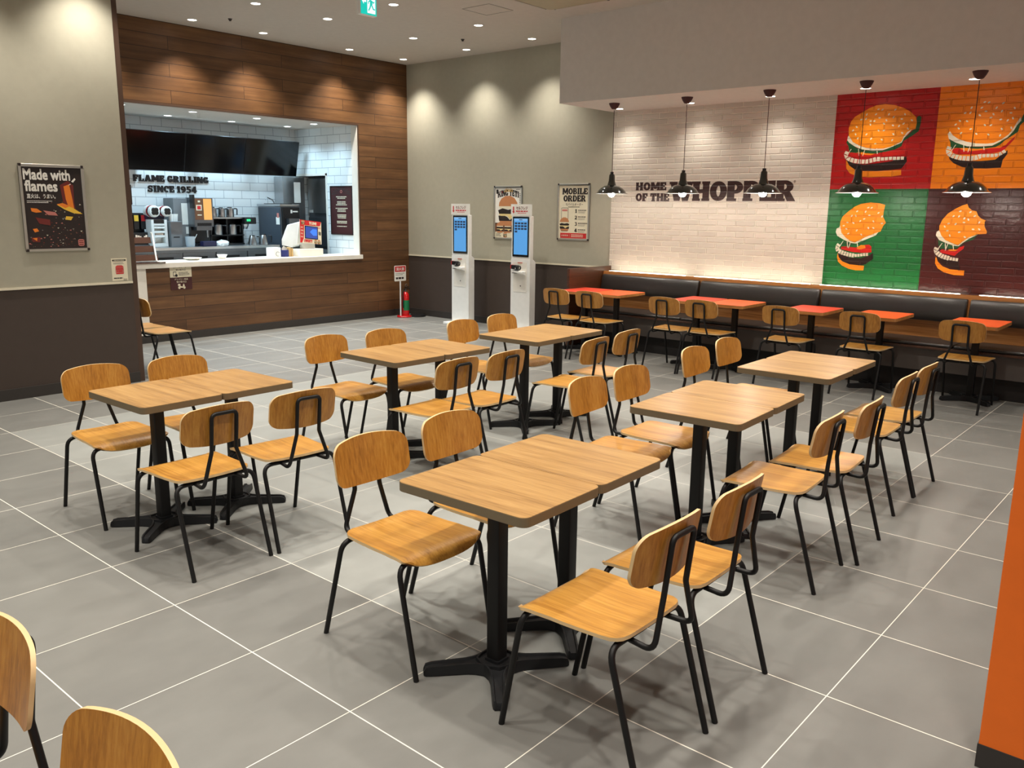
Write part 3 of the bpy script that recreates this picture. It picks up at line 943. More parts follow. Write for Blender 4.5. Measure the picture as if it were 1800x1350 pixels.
# ------------------------------------------------------------------ murals and lettering on the brick
MURAL = {
 'red': {
  'lettuce': [(0.141,0.505),(0.174,0.475),(0.245,0.428),(0.337,0.399),(0.513,0.388),(0.595,0.419),(0.69,0.458),(0.714,0.503),(0.758,0.543),(0.802,0.587),(0.822,0.624),(0.821,0.708),(0.843,0.717),(0.865,0.705),(0.864,0.643),(0.852,0.567),(0.788,0.521),(0.716,0.478),(0.7,0.426),(0.64,0.396),(0.571,0.381),(0.5,0.369),(0.429,0.36),(0.325,0.371),(0.237,0.359),(0.174,0.383),(0.161,0.446),(0.135,0.484)],
  'bun': [(0.153,0.556),(0.148,0.63),(0.165,0.695),(0.201,0.743),(0.272,0.782),(0.341,0.821),(0.412,0.845),(0.497,0.852),(0.597,0.836),(0.684,0.803),(0.757,0.76),(0.81,0.708),(0.826,0.652),(0.819,0.59),(0.782,0.584),(0.742,0.565),(0.712,0.517),(0.696,0.476),(0.649,0.449),(0.595,0.426),(0.525,0.411),(0.438,0.41),(0.342,0.425),(0.273,0.449),(0.202,0.488)],
  'mayo': [(0.145,0.542),(0.153,0.556),(0.202,0.488),(0.273,0.448),(0.342,0.423),(0.439,0.408),(0.525,0.409),(0.595,0.425),(0.649,0.448),(0.696,0.474),(0.712,0.516),(0.742,0.564),(0.788,0.588),(0.757,0.554),(0.72,0.51),(0.697,0.462),(0.636,0.435),(0.568,0.409),(0.513,0.39),(0.411,0.39),(0.307,0.408),(0.229,0.44),(0.165,0.482),(0.142,0.509)],
  'lower': [(0.148,0.298),(0.155,0.298),(0.187,0.246),(0.251,0.201),(0.327,0.185),(0.475,0.182),(0.72,0.192),(0.725,0.14),(0.624,0.124),(0.407,0.12),(0.295,0.129),(0.202,0.164),(0.159,0.216)],
  'patty': [(0.155,0.298),(0.183,0.29),(0.23,0.267),(0.336,0.25),(0.438,0.258),(0.609,0.279),(0.759,0.325),(0.768,0.275),(0.747,0.24),(0.722,0.205),(0.618,0.193),(0.474,0.184),(0.327,0.187),(0.251,0.203),(0.187,0.246)],
  'tomato': [(0.16,0.372),(0.197,0.382),(0.311,0.36),(0.429,0.353),(0.529,0.371),(0.6,0.376),(0.711,0.387),(0.736,0.453),(0.745,0.403),(0.736,0.347),(0.604,0.329),(0.462,0.319),(0.314,0.323),(0.201,0.341)],
  'tomb': [(0.25,0.377),(0.324,0.378),(0.347,0.366),(0.443,0.36),(0.401,0.346),(0.311,0.356)],
  'rings': ([(0.158,0.394),(0.139,0.351),(0.165,0.32),(0.22,0.297),(0.288,0.284),(0.355,0.28),(0.413,0.291),(0.463,0.305),(0.535,0.304),(0.606,0.309),(0.67,0.306),(0.74,0.308)],17,.022),
  'seeds': [(0.437,0.804),(0.477,0.798),(0.605,0.79),(0.322,0.759),(0.416,0.756),(0.546,0.748),(0.704,0.739),(0.456,0.718),(0.595,0.717),(0.271,0.712),(0.318,0.715),(0.526,0.691),(0.677,0.695),(0.776,0.677),(0.368,0.691),(0.405,0.689),(0.368,0.656),(0.505,0.658),(0.596,0.636),(0.656,0.627),(0.699,0.648),(0.229,0.64),(0.195,0.606),(0.457,0.592),(0.511,0.59),(0.746,0.597),(0.225,0.564),(0.337,0.559),(0.608,0.549),(0.694,0.557),(0.251,0.523),(0.389,0.513),(0.499,0.498),(0.603,0.49),(0.437,0.461)]},
 'orange': {
  'lettuce': [(0.122,0.488),(0.189,0.442),(0.296,0.402),(0.424,0.394),(0.515,0.399),(0.577,0.432),(0.637,0.469),(0.681,0.525),(0.706,0.579),(0.735,0.634),(0.751,0.681),(0.772,0.686),(0.768,0.618),(0.732,0.579),(0.72,0.518),(0.667,0.479),(0.62,0.446),(0.58,0.405),(0.543,0.386),(0.465,0.378),(0.373,0.374),(0.264,0.385),(0.195,0.391),(0.151,0.378),(0.141,0.444)],
  'mayo': [(0.126,0.553),(0.154,0.515),(0.206,0.477),(0.277,0.449),(0.367,0.428),(0.46,0.421),(0.525,0.425),(0.587,0.454),(0.646,0.5),(0.678,0.554),(0.703,0.608),(0.729,0.655),(0.736,0.62),(0.706,0.58),(0.681,0.526),(0.636,0.473),(0.576,0.434),(0.515,0.401),(0.423,0.397),(0.296,0.402),(0.189,0.442),(0.123,0.481),(0.108,0.528)],
  'patty': [(0.141,0.313),(0.177,0.297),(0.235,0.274),(0.331,0.261),(0.439,0.258),(0.556,0.269),(0.653,0.354),(0.654,0.319),(0.621,0.264),(0.613,0.193),(0.486,0.189),(0.352,0.193),(0.269,0.208),(0.19,0.246),(0.151,0.284)],
  'tomato': [(0.162,0.378),(0.215,0.39),(0.335,0.354),(0.414,0.362),(0.505,0.377),(0.583,0.377),(0.631,0.403),(0.665,0.444),(0.708,0.484),(0.691,0.443),(0.646,0.389),(0.618,0.348),(0.523,0.33),(0.378,0.324),(0.229,0.328),(0.18,0.341)],
  'tomb': [(0.23,0.386),(0.291,0.388),(0.345,0.379),(0.413,0.373),(0.361,0.357),(0.28,0.359)],
  'rings': ([(0.141,0.408),(0.125,0.364),(0.146,0.331),(0.197,0.308),(0.26,0.291),(0.329,0.286),(0.389,0.291),(0.427,0.308),(0.486,0.31),(0.539,0.308),(0.59,0.317),(0.637,0.351)],17,.022),
  'seeds': [(0.407,0.809),(0.444,0.803),(0.568,0.789),(0.297,0.764),(0.387,0.758),(0.515,0.75),(0.669,0.737),(0.427,0.722),(0.564,0.716),(0.245,0.718),(0.292,0.717),(0.495,0.692),(0.642,0.695),(0.377,0.689),(0.476,0.662),(0.563,0.64),(0.664,0.646),(0.205,0.646),(0.27,0.64),(0.622,0.628),(0.171,0.614),(0.431,0.595),(0.484,0.592),(0.202,0.576),(0.31,0.564),(0.581,0.552),(0.661,0.558),(0.228,0.53),(0.365,0.517),(0.471,0.505),(0.573,0.493)]},
 'green': {
  'lettuce': [(0.204,0.474),(0.336,0.446),(0.397,0.473),(0.438,0.485),(0.413,0.452),(0.344,0.432),(0.259,0.425),(0.186,0.426),(0.155,0.447)],
  'bun': [(0.145,0.642),(0.145,0.678),(0.166,0.735),(0.219,0.786),(0.279,0.836),(0.347,0.868),(0.443,0.885),(0.54,0.876),(0.597,0.859),(0.587,0.783),(0.588,0.734),(0.621,0.676),(0.597,0.644),(0.575,0.584),(0.522,0.565),(0.434,0.528),(0.367,0.49),(0.32,0.463),(0.276,0.473),(0.214,0.514),(0.166,0.563)],
  'mayo': [(0.14,0.62),(0.145,0.642),(0.166,0.563),(0.215,0.512),(0.276,0.471),(0.32,0.461),(0.367,0.488),(0.435,0.526),(0.555,0.58),(0.531,0.544),(0.437,0.499),(0.369,0.469),(0.335,0.45),(0.278,0.455),(0.203,0.485),(0.126,0.526),(0.104,0.569),(0.112,0.605)],
  'lower': [(0.146,0.345),(0.161,0.298),(0.201,0.256),(0.284,0.226),(0.392,0.22),(0.439,0.219),(0.436,0.17),(0.354,0.166),(0.274,0.18),(0.205,0.209),(0.158,0.25),(0.142,0.301)],
  'patty': [(0.149,0.345),(0.187,0.332),(0.277,0.3),(0.399,0.298),(0.481,0.33),(0.52,0.36),(0.526,0.296),(0.487,0.266),(0.455,0.236),(0.392,0.222),(0.284,0.227),(0.201,0.26),(0.16,0.302)],
  'tomato': [(0.18,0.415),(0.23,0.417),(0.332,0.41),(0.415,0.438),(0.47,0.444),(0.497,0.423),(0.503,0.363),(0.408,0.356),(0.308,0.359),(0.22,0.377),(0.175,0.386)],
  'tomb': [(0.346,0.41),(0.386,0.437),(0.429,0.435),(0.439,0.407),(0.391,0.391),(0.351,0.393)],
  'rings': ([(0.156,0.44),(0.131,0.402),(0.151,0.367),(0.2,0.347),(0.26,0.331),(0.326,0.323),(0.382,0.329),(0.424,0.338),(0.473,0.34)],14,.022),
  'seeds': [(0.427,0.83),(0.462,0.829),(0.315,0.791),(0.403,0.787),(0.536,0.776),(0.262,0.742),(0.305,0.743),(0.445,0.75),(0.577,0.741),(0.395,0.712),(0.356,0.689),(0.493,0.688),(0.222,0.672),(0.286,0.667),(0.185,0.637),(0.581,0.668),(0.447,0.618),(0.499,0.619),(0.217,0.604),(0.328,0.589),(0.241,0.554),(0.38,0.547)]},
 'brown': {
  'lettuce': [(0.127,0.515),(0.21,0.483),(0.274,0.461),(0.324,0.458),(0.358,0.49),(0.408,0.532),(0.482,0.577),(0.445,0.525),(0.375,0.499),(0.342,0.468),(0.32,0.441),(0.234,0.431),(0.159,0.428),(0.136,0.461)],
  'bun': [(0.128,0.616),(0.125,0.656),(0.147,0.716),(0.191,0.777),(0.254,0.824),(0.312,0.857),(0.359,0.874),(0.375,0.838),(0.408,0.812),(0.448,0.803),(0.467,0.761),(0.5,0.732),(0.541,0.715),(0.53,0.703),(0.535,0.658),(0.562,0.607),(0.558,0.587),(0.481,0.582),(0.406,0.55),(0.35,0.502),(0.317,0.468),(0.266,0.486),(0.193,0.517),(0.151,0.563)],
  'mayo': [(0.124,0.61),(0.128,0.612),(0.151,0.563),(0.194,0.516),(0.266,0.484),(0.317,0.466),(0.35,0.501),(0.406,0.549),(0.487,0.58),(0.408,0.534),(0.357,0.492),(0.324,0.46),(0.274,0.463),(0.21,0.484),(0.137,0.515),(0.102,0.561),(0.106,0.595)],
  'lower': [(0.125,0.352),(0.147,0.299),(0.196,0.254),(0.268,0.227),(0.356,0.222),(0.402,0.222),(0.401,0.172),(0.311,0.172),(0.215,0.194),(0.154,0.231),(0.125,0.277),(0.122,0.325)],
  'patty': [(0.123,0.373),(0.2,0.335),(0.265,0.311),(0.34,0.315),(0.355,0.228),(0.286,0.238),(0.207,0.268),(0.145,0.312)],
  'tomato': [(0.155,0.408),(0.172,0.422),(0.223,0.417),(0.298,0.413),(0.331,0.448),(0.376,0.466),(0.37,0.436),(0.325,0.394),(0.297,0.363),(0.227,0.377),(0.169,0.388)],
  'tomb': [(0.229,0.421),(0.266,0.426),(0.322,0.424),(0.298,0.41),(0.249,0.411)],
  'rings': ([(0.126,0.44),(0.113,0.406),(0.138,0.38),(0.179,0.355),(0.218,0.343),(0.257,0.334),(0.295,0.329),(0.336,0.325)],10,.022),
  'seeds': [(0.303,0.801),(0.395,0.794),(0.246,0.752),(0.296,0.751),(0.438,0.757),(0.347,0.732),(0.384,0.722),(0.348,0.693),(0.484,0.696),(0.208,0.679),(0.273,0.676),(0.176,0.649),(0.437,0.628),(0.491,0.629),(0.204,0.609),(0.315,0.597),(0.231,0.562),(0.37,0.55)]},
}
PANELS = {'red': ('brick_red', 0.412, 1.43, 1.952, SOFFIT, 'burger mural on red brick, whole round bun with one bite'),
          'orange': ('brick_orange', -0.61, 0.412, 1.952, SOFFIT, 'burger mural on orange brick, bun melting into the background'),
          'green': ('brick_green', 0.425, 1.43, 0.862, 1.952, 'burger mural on green brick, bun with two bites taken'),
          'brown': ('brick_maroon', -0.61, 0.425, 0.862, 1.952, 'burger mural on dark maroon brick, bun more than half eaten')}
for key, (mat, ya, yb, za, zb, label) in PANELS.items():
    d = MURAL[key]
    z_ref = 1.952 if key in ('red', 'orange') else 0.93
    y_ref = 1.43 if key in ('red', 'green') else 0.412
    t = thing('burger_mural', label, 'mural', (BX-0.0005, y_ref, z_ref), face='-x', group='burger murals on the brick wall')
    MB(mat).rect(y_ref-yb, za-z_ref, y_ref-ya, zb-z_ref, 0.0, 0.0015).build('painted_square', t)
    lay = 0.0018
    for part, pm in (('lettuce','mural_leaf'), ('bun','mural_bun'), ('mayo','mural_cream'), ('lower','mural_lower'), ('patty','mural_patty'), ('tomato','mural_tomato'), ('tomb','mural_lower')):
        mb = None
        if part in d:
            mb = MB(pm).prism(d[part], 0.001, lay)
        if part == 'bun':                      # the sesame seeds are painted on the bun
            mb = (mb or MB('mural_cream')).mat('mural_cream')
            rnd = random.Random(5)
            for x, y in d['seeds']:
                an = rnd.uniform(-1.2, 1.2)
                mb.prism([(x + 0.013*cos(a)*cos(an) - 0.0075*sin(a)*sin(an), y + 0.013*cos(a)*sin(an) + 0.0075*sin(a)*cos(an)) for a in [2*pi*k/8 for k in range(8)]], 0.001, lay+0.0003)
        if part == 'mayo':                     # thin strings hanging off the mayonnaise
            xs = sorted(p[0] for p in d['tomato']); xa, xb = xs[0], xs[-1]
            ytop = min(p[1] for p in d['mayo'])
            for fx, ln, sl in ((0.05, 0.09, -0.05), (0.18, 0.07, 0.01), (0.30, 0.075, -0.02), (0.50, 0.06, 0.012)):
                x = xa + (xb-xa)*fx
                mb.prism([(x, ytop+0.025), (x+0.007, ytop+0.025), (x+sl+0.007, ytop+0.025-ln), (x+sl, ytop+0.025-ln)], 0.001, lay+0.0028)
        if mb is None: continue
        nm = {'lettuce':'lettuce', 'bun':'bun', 'mayo':'mayonnaise', 'lower':'lower_bun', 'patty':'patty', 'tomato':'tomato_slice', 'tomb':'pickle_slice'}[part]
        mb.build(nm, t)
        lay += 0.0004
    # onion ring: a row of white blocks along a curve
    pts, n, hw = d['rings']
    mb = MB('mural_cream')
    P = [Vector((x, y)) for x, y in pts]
    seg = [0.0]
    for a, b in zip(P, P[1:]): seg.append(seg[-1] + (b-a).length)
    def at(s):
        s = min(max(s, 0), seg[-1]-1e-6)
        for i in range(len(P)-1):
            if seg[i] <= s <= seg[i+1]:
                tt = (s-seg[i])/(seg[i+1]-seg[i]); dd = (P[i+1]-P[i]).normalized()
                return P[i].lerp(P[i+1], tt), Vector((-dd.y, dd.x))
        return P[-1], Vector((0, 1))
    st = seg[-1]/n
    for i in range(n):
        a, na = at(i*st + st*0.11); b, nb = at((i+1)*st - st*0.11)
        h = hw*(1.0 if i < n*0.62 else 0.72)
        mb.prism([tuple(a-na*h), tuple(b-nb*h), tuple(b+nb*h), tuple(a+na*h)], 0.001, lay)
    mb.build('onion_ring', t)

t = thing('wall_lettering', 'dark brown painted slogan in heavy capitals across the white brick', 'lettering', (BX, 3.905, 1.83), face='-x')
mb = MB('mural_letter')
caps(mb, 'HOME', 0.0, 0.122, 0.098, 0.437, 0, 0.0014, gap=0.1, bold=0.02)
caps(mb, 'OF THE', 0.0, -0.012, 0.098, 0.485, 0, 0.0014, gap=0.1, bold=0.02)
caps(mb, 'WHOPPER', 0.50, -0.006, 0.228, 1.585, 0, 0.0014, gap=0.09, bold=0.035)
for r in ring(2.075, 0.21, 0.012, 0.012, 0.003, 0.003, 0, 360, 12): mb.prism(r, 0, 0.0014)
put_text(mb, 'R', 2.075, 0.2045, h=0.011, z=0.0014, center=True)
mb.build('slogan', t)

# ------------------------------------------------------------------ lamps
def make_pendant(label):
    t = thing('pendant_lamp', label, 'lamp', group='green enamel pendants above the orange tables')
    z0 = SOFFIT
    MB('print_maroon').lathe([(0.0,0),(0.064,0),(0.063,-0.008),(0.050,-0.036),(0.034,-0.060),(0.026,-0.066),(0.0,-0.067)], 24).build('ceiling_cup', t, 40)
    MB('print_maroon').tube([(0,0,-0.08),(0,0,-0.83)], 0.0035, 8).build('cord', t, 60)
    zs = 1.893 - z0
    sh = MB('enamel_green')
    prof = [(0.0,0.232),(0.026,0.230),(0.034,0.215),(0.038,0.150),(0.050,0.110),(0.056,0.098),(0.085,0.094),(0.125,0.072),(0.155,0.045),(0.176,0.012),(0.196,0.004),(0.200,0.0)]
    inn = [(0.197,0.0015),(0.174,0.009),(0.152,0.040),(0.122,0.066),(0.083,0.087),(0.045,0.092),(0.0,0.094)]
    sh.lathe([(max(1e-7,r), z+zs) for r, z in prof], 36)
    sh.mat('white_plastic').lathe([(max(1e-7,r), z+zs) for r, z in inn], 36)
    s = sh.build('lamp_shade', t, 35)
    MB('black_plastic').cyl((0,0,zs+0.225), 0.020, 0.03, 16).build('cord_grip', s, 40)
    MB('bulb_glow').ball((0,0,zs+0.004), 0.042, 18, 10).build('bulb', t, 60)
    return t
PEND = [(7.02, 3.765, 'green enamel pendant lamp closest to the wall corner'),
        (7.02, 2.805, 'green enamel pendant lamp hanging before the words HOME OF THE'),
        (7.01, 1.845, 'green enamel pendant lamp hanging before the end of the slogan'),
        (6.96, 0.855, 'green enamel pendant lamp between red and green mural squares'),
        (6.93, -0.125, 'green enamel pendant lamp between orange and maroon mural squares')]
p0 = None
for x, y, label in PEND:
    if p0 is None:
        p0 = make_pendant(label); p0.location = (x, y, SOFFIT)
    else: dup(p0, (x, y, SOFFIT), 0, label)

def make_downlight(label, group, r, glowmat):
    t = thing('recessed_downlight', label, 'light', group=group)
    MB('white_metal').lathe([(r*0.86,0.0),(r,0.0),(r,-0.004),(r*0.88,-0.005),(r*0.86,-0.002)], 24).build('trim_ring', t, 40)
    MB(glowmat).lathe([(1e-7,-0.0015),(r*0.86,-0.0015)], 24).build('diffuser', t)
    return t
DL = ['recessed downlight closest to the wall end, above the planked wall', 'second recessed downlight along the planked wall',
      'third recessed downlight along the planked wall', 'recessed downlight in the room corner, end of the planked wall row',
      'recessed downlight in the second row, above the wall end', 'recessed downlight beside the green exit sign, towards the planked wall',
      'recessed downlight in the second row, third along', 'recessed downlight at the grey wall, next to the room corner one',
      'recessed downlight in the third row, beyond the exit sign', 'recessed downlight nearest the ceiling hatch',
      'recessed downlight at the grey wall, closest to the bulkhead']
d0 = None
for (x, y), label in zip(DOWNLIGHTS, DL):
    if d0 is None:
        d0 = make_downlight(label, 'recessed ceiling downlights', 0.058, 'downlight_glow'); d0.location = (x, y, CEIL)
    else: dup(d0, (x, y, CEIL), 0, label)
WL = ['downlight in the bulkhead next to the first pendant by the corner', 'downlight in the bulkhead next to the second pendant',
      'downlight in the bulkhead next to the middle pendant', 'downlight in the bulkhead over the red mural', 'downlight in the bulkhead over the orange mural']
for (x, y), label in zip(WALL_WASHERS, WL): dup(d0, (x, y, SOFFIT), 0, label, 'downlights in the bulkhead')
KL = ['kitchen downlight over the counter, end next to the wall end', 'kitchen downlight over the counter, second along', 'kitchen downlight over the counter, third along',
      'kitchen downlight over the counter, by the tiled side wall', 'kitchen downlight over the first menu screen', 'kitchen downlight over the middle menu screen', 'kitchen downlight over the last menu screen']
k0 = None
for (x, y), label in zip(KITCHEN_LIGHTS, KL):
    if k0 is None:
        k0 = make_downlight(label, 'kitchen downlights', 0.058, 'kitchen_glow'); k0.location = (x, y, 2.90)
    else: dup(k0, (x, y, 2.90), 0, label)

# ------------------------------------------------------------------ on the ceiling
t = thing('exit_sign', 'green and white emergency exit sign hanging from the ceiling', 'sign', (4.03, 4.72, 3.54))
MB('white_plastic').box(0,0,0,0.205,0.055,0.215).box(0.06,0.01,0.215,0.145,0.045,0.33).build('housing', t, None, 0.004)
mb = MB('exit_green').box(0.004,-0.002,0.004,0.201,0.001,0.211)
mb.M = Matrix.Translation((0.0,-0.002,0.0)) @ Matrix.Rotation(pi/2,4,'X')
mb.mat('exit_white')
mb.prism(rrect(0.085,0.02,0.185,0.195,0.004), 0, 0.001)
mb.prism([(0.018,0.125),(0.042,0.155),(0.042,0.135),(0.072,0.135),(0.072,0.115),(0.042,0.115),(0.042,0.095)], 0, 0.001)
mb.mat('exit_green')
mb.prism(ellipse(0.125,0.165,0.013,0.013,12), 0.001, 0.002)
mb.prism([(0.118,0.148),(0.142,0.138),(0.150,0.105),(0.135,0.090),(0.118,0.100)], 0.001, 0.002)
mb.prism([(0.120,0.145),(0.098,0.128),(0.092,0.105),(0.100,0.103),(0.106,0.122),(0.124,0.132)], 0.001, 0.002)
mb.prism([(0.140,0.142),(0.160,0.128),(0.172,0.136),(0.176,0.128),(0.160,0.114),(0.140,0.126)], 0.001, 0.002)
mb.prism([(0.136,0.100),(0.150,0.095),(0.162,0.070),(0.180,0.066),(0.180,0.054),(0.154,0.058),(0.138,0.085)], 0.001, 0.002)
mb.prism([(0.120,0.104),(0.134,0.094),(0.122,0.066),(0.104,0.040),(0.094,0.046),(0.110,0.072)], 0.001, 0.002)
mb.build('sign_face', t)

t = thing('air_conditioner', 'beige ceiling cassette air conditioner panel beside the bulkhead', 'air conditioner', (5.70, 3.625, CEIL))
MB('ceiling_paint').prism(rrect(-0.475,-0.475,0.475,0.475,0.07,6), -0.035, 0.0).build('panel', t, 40, 0.008)
MB('vent_beige').prism(rrect(-0.39,-0.39,0.39,0.39,0.05,5), -0.045, -0.035).build('intake_grille', t, 40, 0.004)
for i in range(4):
    mb = MB('print_dark'); mb.M = Matrix.Rotation(i*pi/2, 4, 'Z')
    mb.prism(rrect(-0.36,0.405,0.36,0.45,0.018,4), -0.0375, -0.034)
    s = mb.build('air_slot', t, 40)
    mb = MB('ceiling_paint'); mb.M = Matrix.Rotation(i*pi/2, 4, 'Z')
    mb.prism(rrect(-0.34,0.412,0.34,0.438,0.010,4), -0.041, -0.036).build('air_flap', s, 40)

t = thing('access_hatch', 'square access hatch flush in the ceiling', 'hatch', (5.8, 4.67, CEIL))
MB('ceiling_paint').box(-0.19,-0.19,-0.002,0.19,0.19,0.0).build('lid', t)
mb = MB('print_grey')
for a in (0,1,2,3):
    mb.M = Matrix.Rotation(a*pi/2,4,'Z'); mb.box(-0.203,0.197,-0.0022,0.203,0.203,0.0)
mb.build('rim', t)
for i, (x, y, lb) in enumerate([(4.28, 7.41, 'tiny dark ceiling sensor next to the planked wall lights'), (6.85, 6.07, 'tiny dark ceiling sensor next to the grey wall lights')]):
    t = thing('ceiling_sensor', lb, 'sensor', (x, y, CEIL), group='ceiling sensors')
    MB('print_dark').lathe([(1e-7,-0.028),(0.012,-0.026),(0.017,-0.012),(0.024,-0.004),(0.026,0)], 16).build('sensor_head', t, 50)

# ------------------------------------------------------------------ framed posters
def frame(t, w, h, bar=0.022, mat='aluminium'):
    mb = MB(mat)
    mb.box(-w/2,-h/2,0,w/2,-h/2+bar,0.016).box(-w/2,h/2-bar,0,w/2,h/2,0.016).box(-w/2,-h/2+bar,0,-w/2+bar,h/2-bar,0.016).box(w/2-bar,-h/2+bar,0,w/2,h/2-bar,0.016)
    mb.build('frame', t, None, 0.005, 3)
    for sx in (-1,1):
        for sy in (-1,1): MB('print_dark').prism(rrect(sx*(w/2-0.011)-0.0115, sy*(h/2-0.011)-0.0115, sx*(w/2-0.011)+0.0115, sy*(h/2-0.011)+0.0115, 0.005), 0.001, 0.0168).build('corner_cap', t)

t = thing('framed_poster', 'framed poster of flames and glowing coals with white title', 'poster', (1.535, LY-0.001, 1.665), face='-y')
W, H = 0.54, 0.752
frame(t, W, H)
mb = MB('print_dark').box(-W/2+0.02,-H/2+0.02,0.001,W/2-0.02,H/2-0.02,0.006)
rnd = random.Random(3)
for i in range(190):                    # glowing coals and sparks
    y = -0.335 + 0.46*rnd.random()**1.5; x = rnd.uniform(-0.235, 0.235)
    if x < -0.12 and y > -0.25: continue
    r = rnd.uniform(0.002, 0.008); a = rnd.uniform(0, 3)
    mb.mat(rnd.choice(['print_grey','print_brown','print_brown','print_darkred','print_pink','paper_cream','print_maroon']))
    mb.prism([(x+r*1.5*cos(a+k*2.1), y+r*sin(a+k*2.1)) for k in range(3)], 0.006, 0.0062+i*0.000003)
lv = 0.0070
for pts, m in [([(0.06,0.20),(0.13,0.24),(0.175,0.20),(0.17,0.05),(0.18,-0.02),(0.11,-0.01),(0.075,0.06)], 'print_darkred'),
               ([(0.09,0.19),(0.14,0.21),(0.155,0.10),(0.165,0.0),(0.12,0.0),(0.10,0.08)], 'print_orange'),
               ([(0.02,0.03),(0.09,0.03),(0.16,0.0),(0.235,-0.05),(0.16,-0.045),(0.08,-0.01)], 'print_yellow'),
               ([(0.02,0.035),(0.07,0.045),(0.13,0.02),(0.09,0.0)], 'print_orange'),
               ([(-0.20,0.0),(-0.15,-0.005),(-0.11,-0.035),(-0.16,-0.04),(-0.195,-0.03)], 'print_orange'),
               ([(-0.10,-0.02),(0.0,-0.035),(0.02,-0.065),(-0.06,-0.06)], 'print_pink'),
               ([(0.09,-0.07),(0.15,-0.075),(0.13,-0.105),(0.08,-0.10)], 'print_yellow'),
               ([(-0.17,-0.08),(-0.05,-0.10),(-0.05,-0.15),(-0.14,-0.135)], 'print_darkred'),
               ([(-0.20,-0.18),(-0.165,-0.175),(-0.15,-0.20),(-0.185,-0.21)], 'print_orange'),
               ([(-0.22,-0.255),(-0.145,-0.25),(-0.15,-0.295),(-0.21,-0.29)], 'print_darkred'),
               ([(-0.21,-0.26),(-0.17,-0.257),(-0.175,-0.285)], 'print_orange'),
               ([(0.16,0.235),(0.19,0.265),(0.20,0.255),(0.175,0.225)], 'paper_white'), ([(0.13,0.20),(0.15,0.215),(0.155,0.207)], 'paper_white')]:
    lv += 0.00012
    mb.mat(m).prism(pts, 0.0064, lv)
mb.mat('paper_white')
put_text(mb, 'Made with', -0.235, 0.243, w=0.385, h=0.088, z=0.0090, bold=0.05)
put_text(mb, 'flames', -0.230, 0.145, w=0.265, h=0.088, z=0.0090, bold=0.05)
put_text(mb, '直火は、うまい。', -0.222, 0.082, w=0.235, h=0.040, z=0.0090, bold=0.03)
lines(mb, -0.225, 0.058, 0.22, 2, 0.013, 0.005, 0.006, 0.0074)
mb.mat('print_pink').prism(rrect(0.175,-0.335,0.228,-0.275,0.014), 0.0064, 0.0072)
mb.mat('print_darkred')
for k in range(3): mb.box(0.182,-0.325+k*0.017,0.007,0.221,-0.318+k*0.017,0.0076)
mb.build('poster_print', t)

def burger(mb, cx, cy, s, z):
    """small printed burger picture: bun, cheese, two patties"""
    mb.mat('print_bun').prism([(cx+s*x, cy+s*y) for x, y in [(-.5,.18),(-.48,.32),(-.36,.48),(-.15,.58),(.1,.59),(.33,.5),(.47,.33),(.5,.18)]], z, z+0.0005)
    mb.mat('paper_cream').prism([(cx+s*x, cy+s*y) for x, y in [(-.48,.18),(.48,.18),(.44,.08),(-.44,.08)]], z, z+0.0005)
    mb.mat('print_dark').prism([(cx+s*x, cy+s*y) for x, y in [(-.54,.02),(-.3,.10),(0,.04),(.3,.10),(.54,.02),(.5,-.10),(.2,-.14),(-.2,-.12),(-.48,-.12)]], z, z+0.0006)
    mb.mat('print_cheese').prism([(cx+s*x, cy+s*y) for x, y in [(-.5,-.12),(.5,-.12),(.42,-.2),(.1,-.34),(-.05,-.2),(-.42,-.2)]], z, z+0.0007)
    mb.mat('print_dark').prism([(cx+s*x, cy+s*y) for x, y in [(-.52,-.2),(-.3,-.16),(-.05,-.24),(.1,-.36),(.3,-.2),(.52,-.2),(.5,-.4),(-.48,-.4)]], z, z+0.0006)
    mb.mat('print_bun').prism([(cx+s*x, cy+s*y) for x, y in [(-.46,-.4),(.46,-.4),(.42,-.52),(.3,-.57),(-.3,-.57),(-.42,-.52)]], z, z+0.0005)

t = thing('framed_poster', 'silver framed white poster of a double burger, half behind the second kiosk', 'poster', (WX-0.001, 6.075, 1.65), face='-x')
W, H = 0.53, 0.755
frame(t, W, H)
mb = MB('paper_white').box(-W/2+0.02,-H/2+0.02,0.001,W/2-0.02,H/2-0.02,0.006)
mb.mat('print_brown').box(-W/2+0.022,-H/2+0.022,0.006,W/2-0.022,-0.155,0.0065)
mb.mat('print_black').box(-W/2+0.022,-0.155,0.006,W/2-0.022,-0.148,0.0068)
mb.mat('paper_cream').box(-W/2+0.022,-H/2+0.022,0.006,W/2-0.022,-0.275,0.0068)
burger(mb, 0.005, 0.025, 0.36, 0.0068)
for cx in (-0.15, 0.0, 0.15): burger(mb, cx, -0.215, 0.13, 0.0072)
mb.mat('print_brown'); burger(mb, -0.05, -0.315, 0.07, 0.0074)
mb.mat('print_black'); caps(mb, 'KING YETI', 0.005, 0.208, 0.085, 0.40, 0.006, 0.0072, center=True, arc=0.03)
lines(mb, -0.12, 0.197, 0.25, 1, 0.01, 0.007, 0.006, 0.0072)
lines(mb, 0.215, 0.26, 0.02, 9, 0.024, 0.010, 0.006, 0.0072)
lines(mb, 0.15, 0.322, 0.075, 1, 0.01, 0.008, 0.006, 0.0072)
mb.prism(rrect(-0.225,0.265,-0.185,0.325,0.01), 0.006, 0.0072)
mb.mat('print_gold'); caps(mb, 'GREAT', 0.01, 0.283, 0.036, 0.17, 0.006, 0.0072, center=True, arc=0.012)
for r in ring(0.01, 0.29, 0.075, 0.065, 0.006, 0.006, 15, 165): mb.prism(r, 0.006, 0.007)
mb.mat('print_red').prism(ellipse(-0.115,0.288,0.018,0.016,14), 0.006, 0.0072)
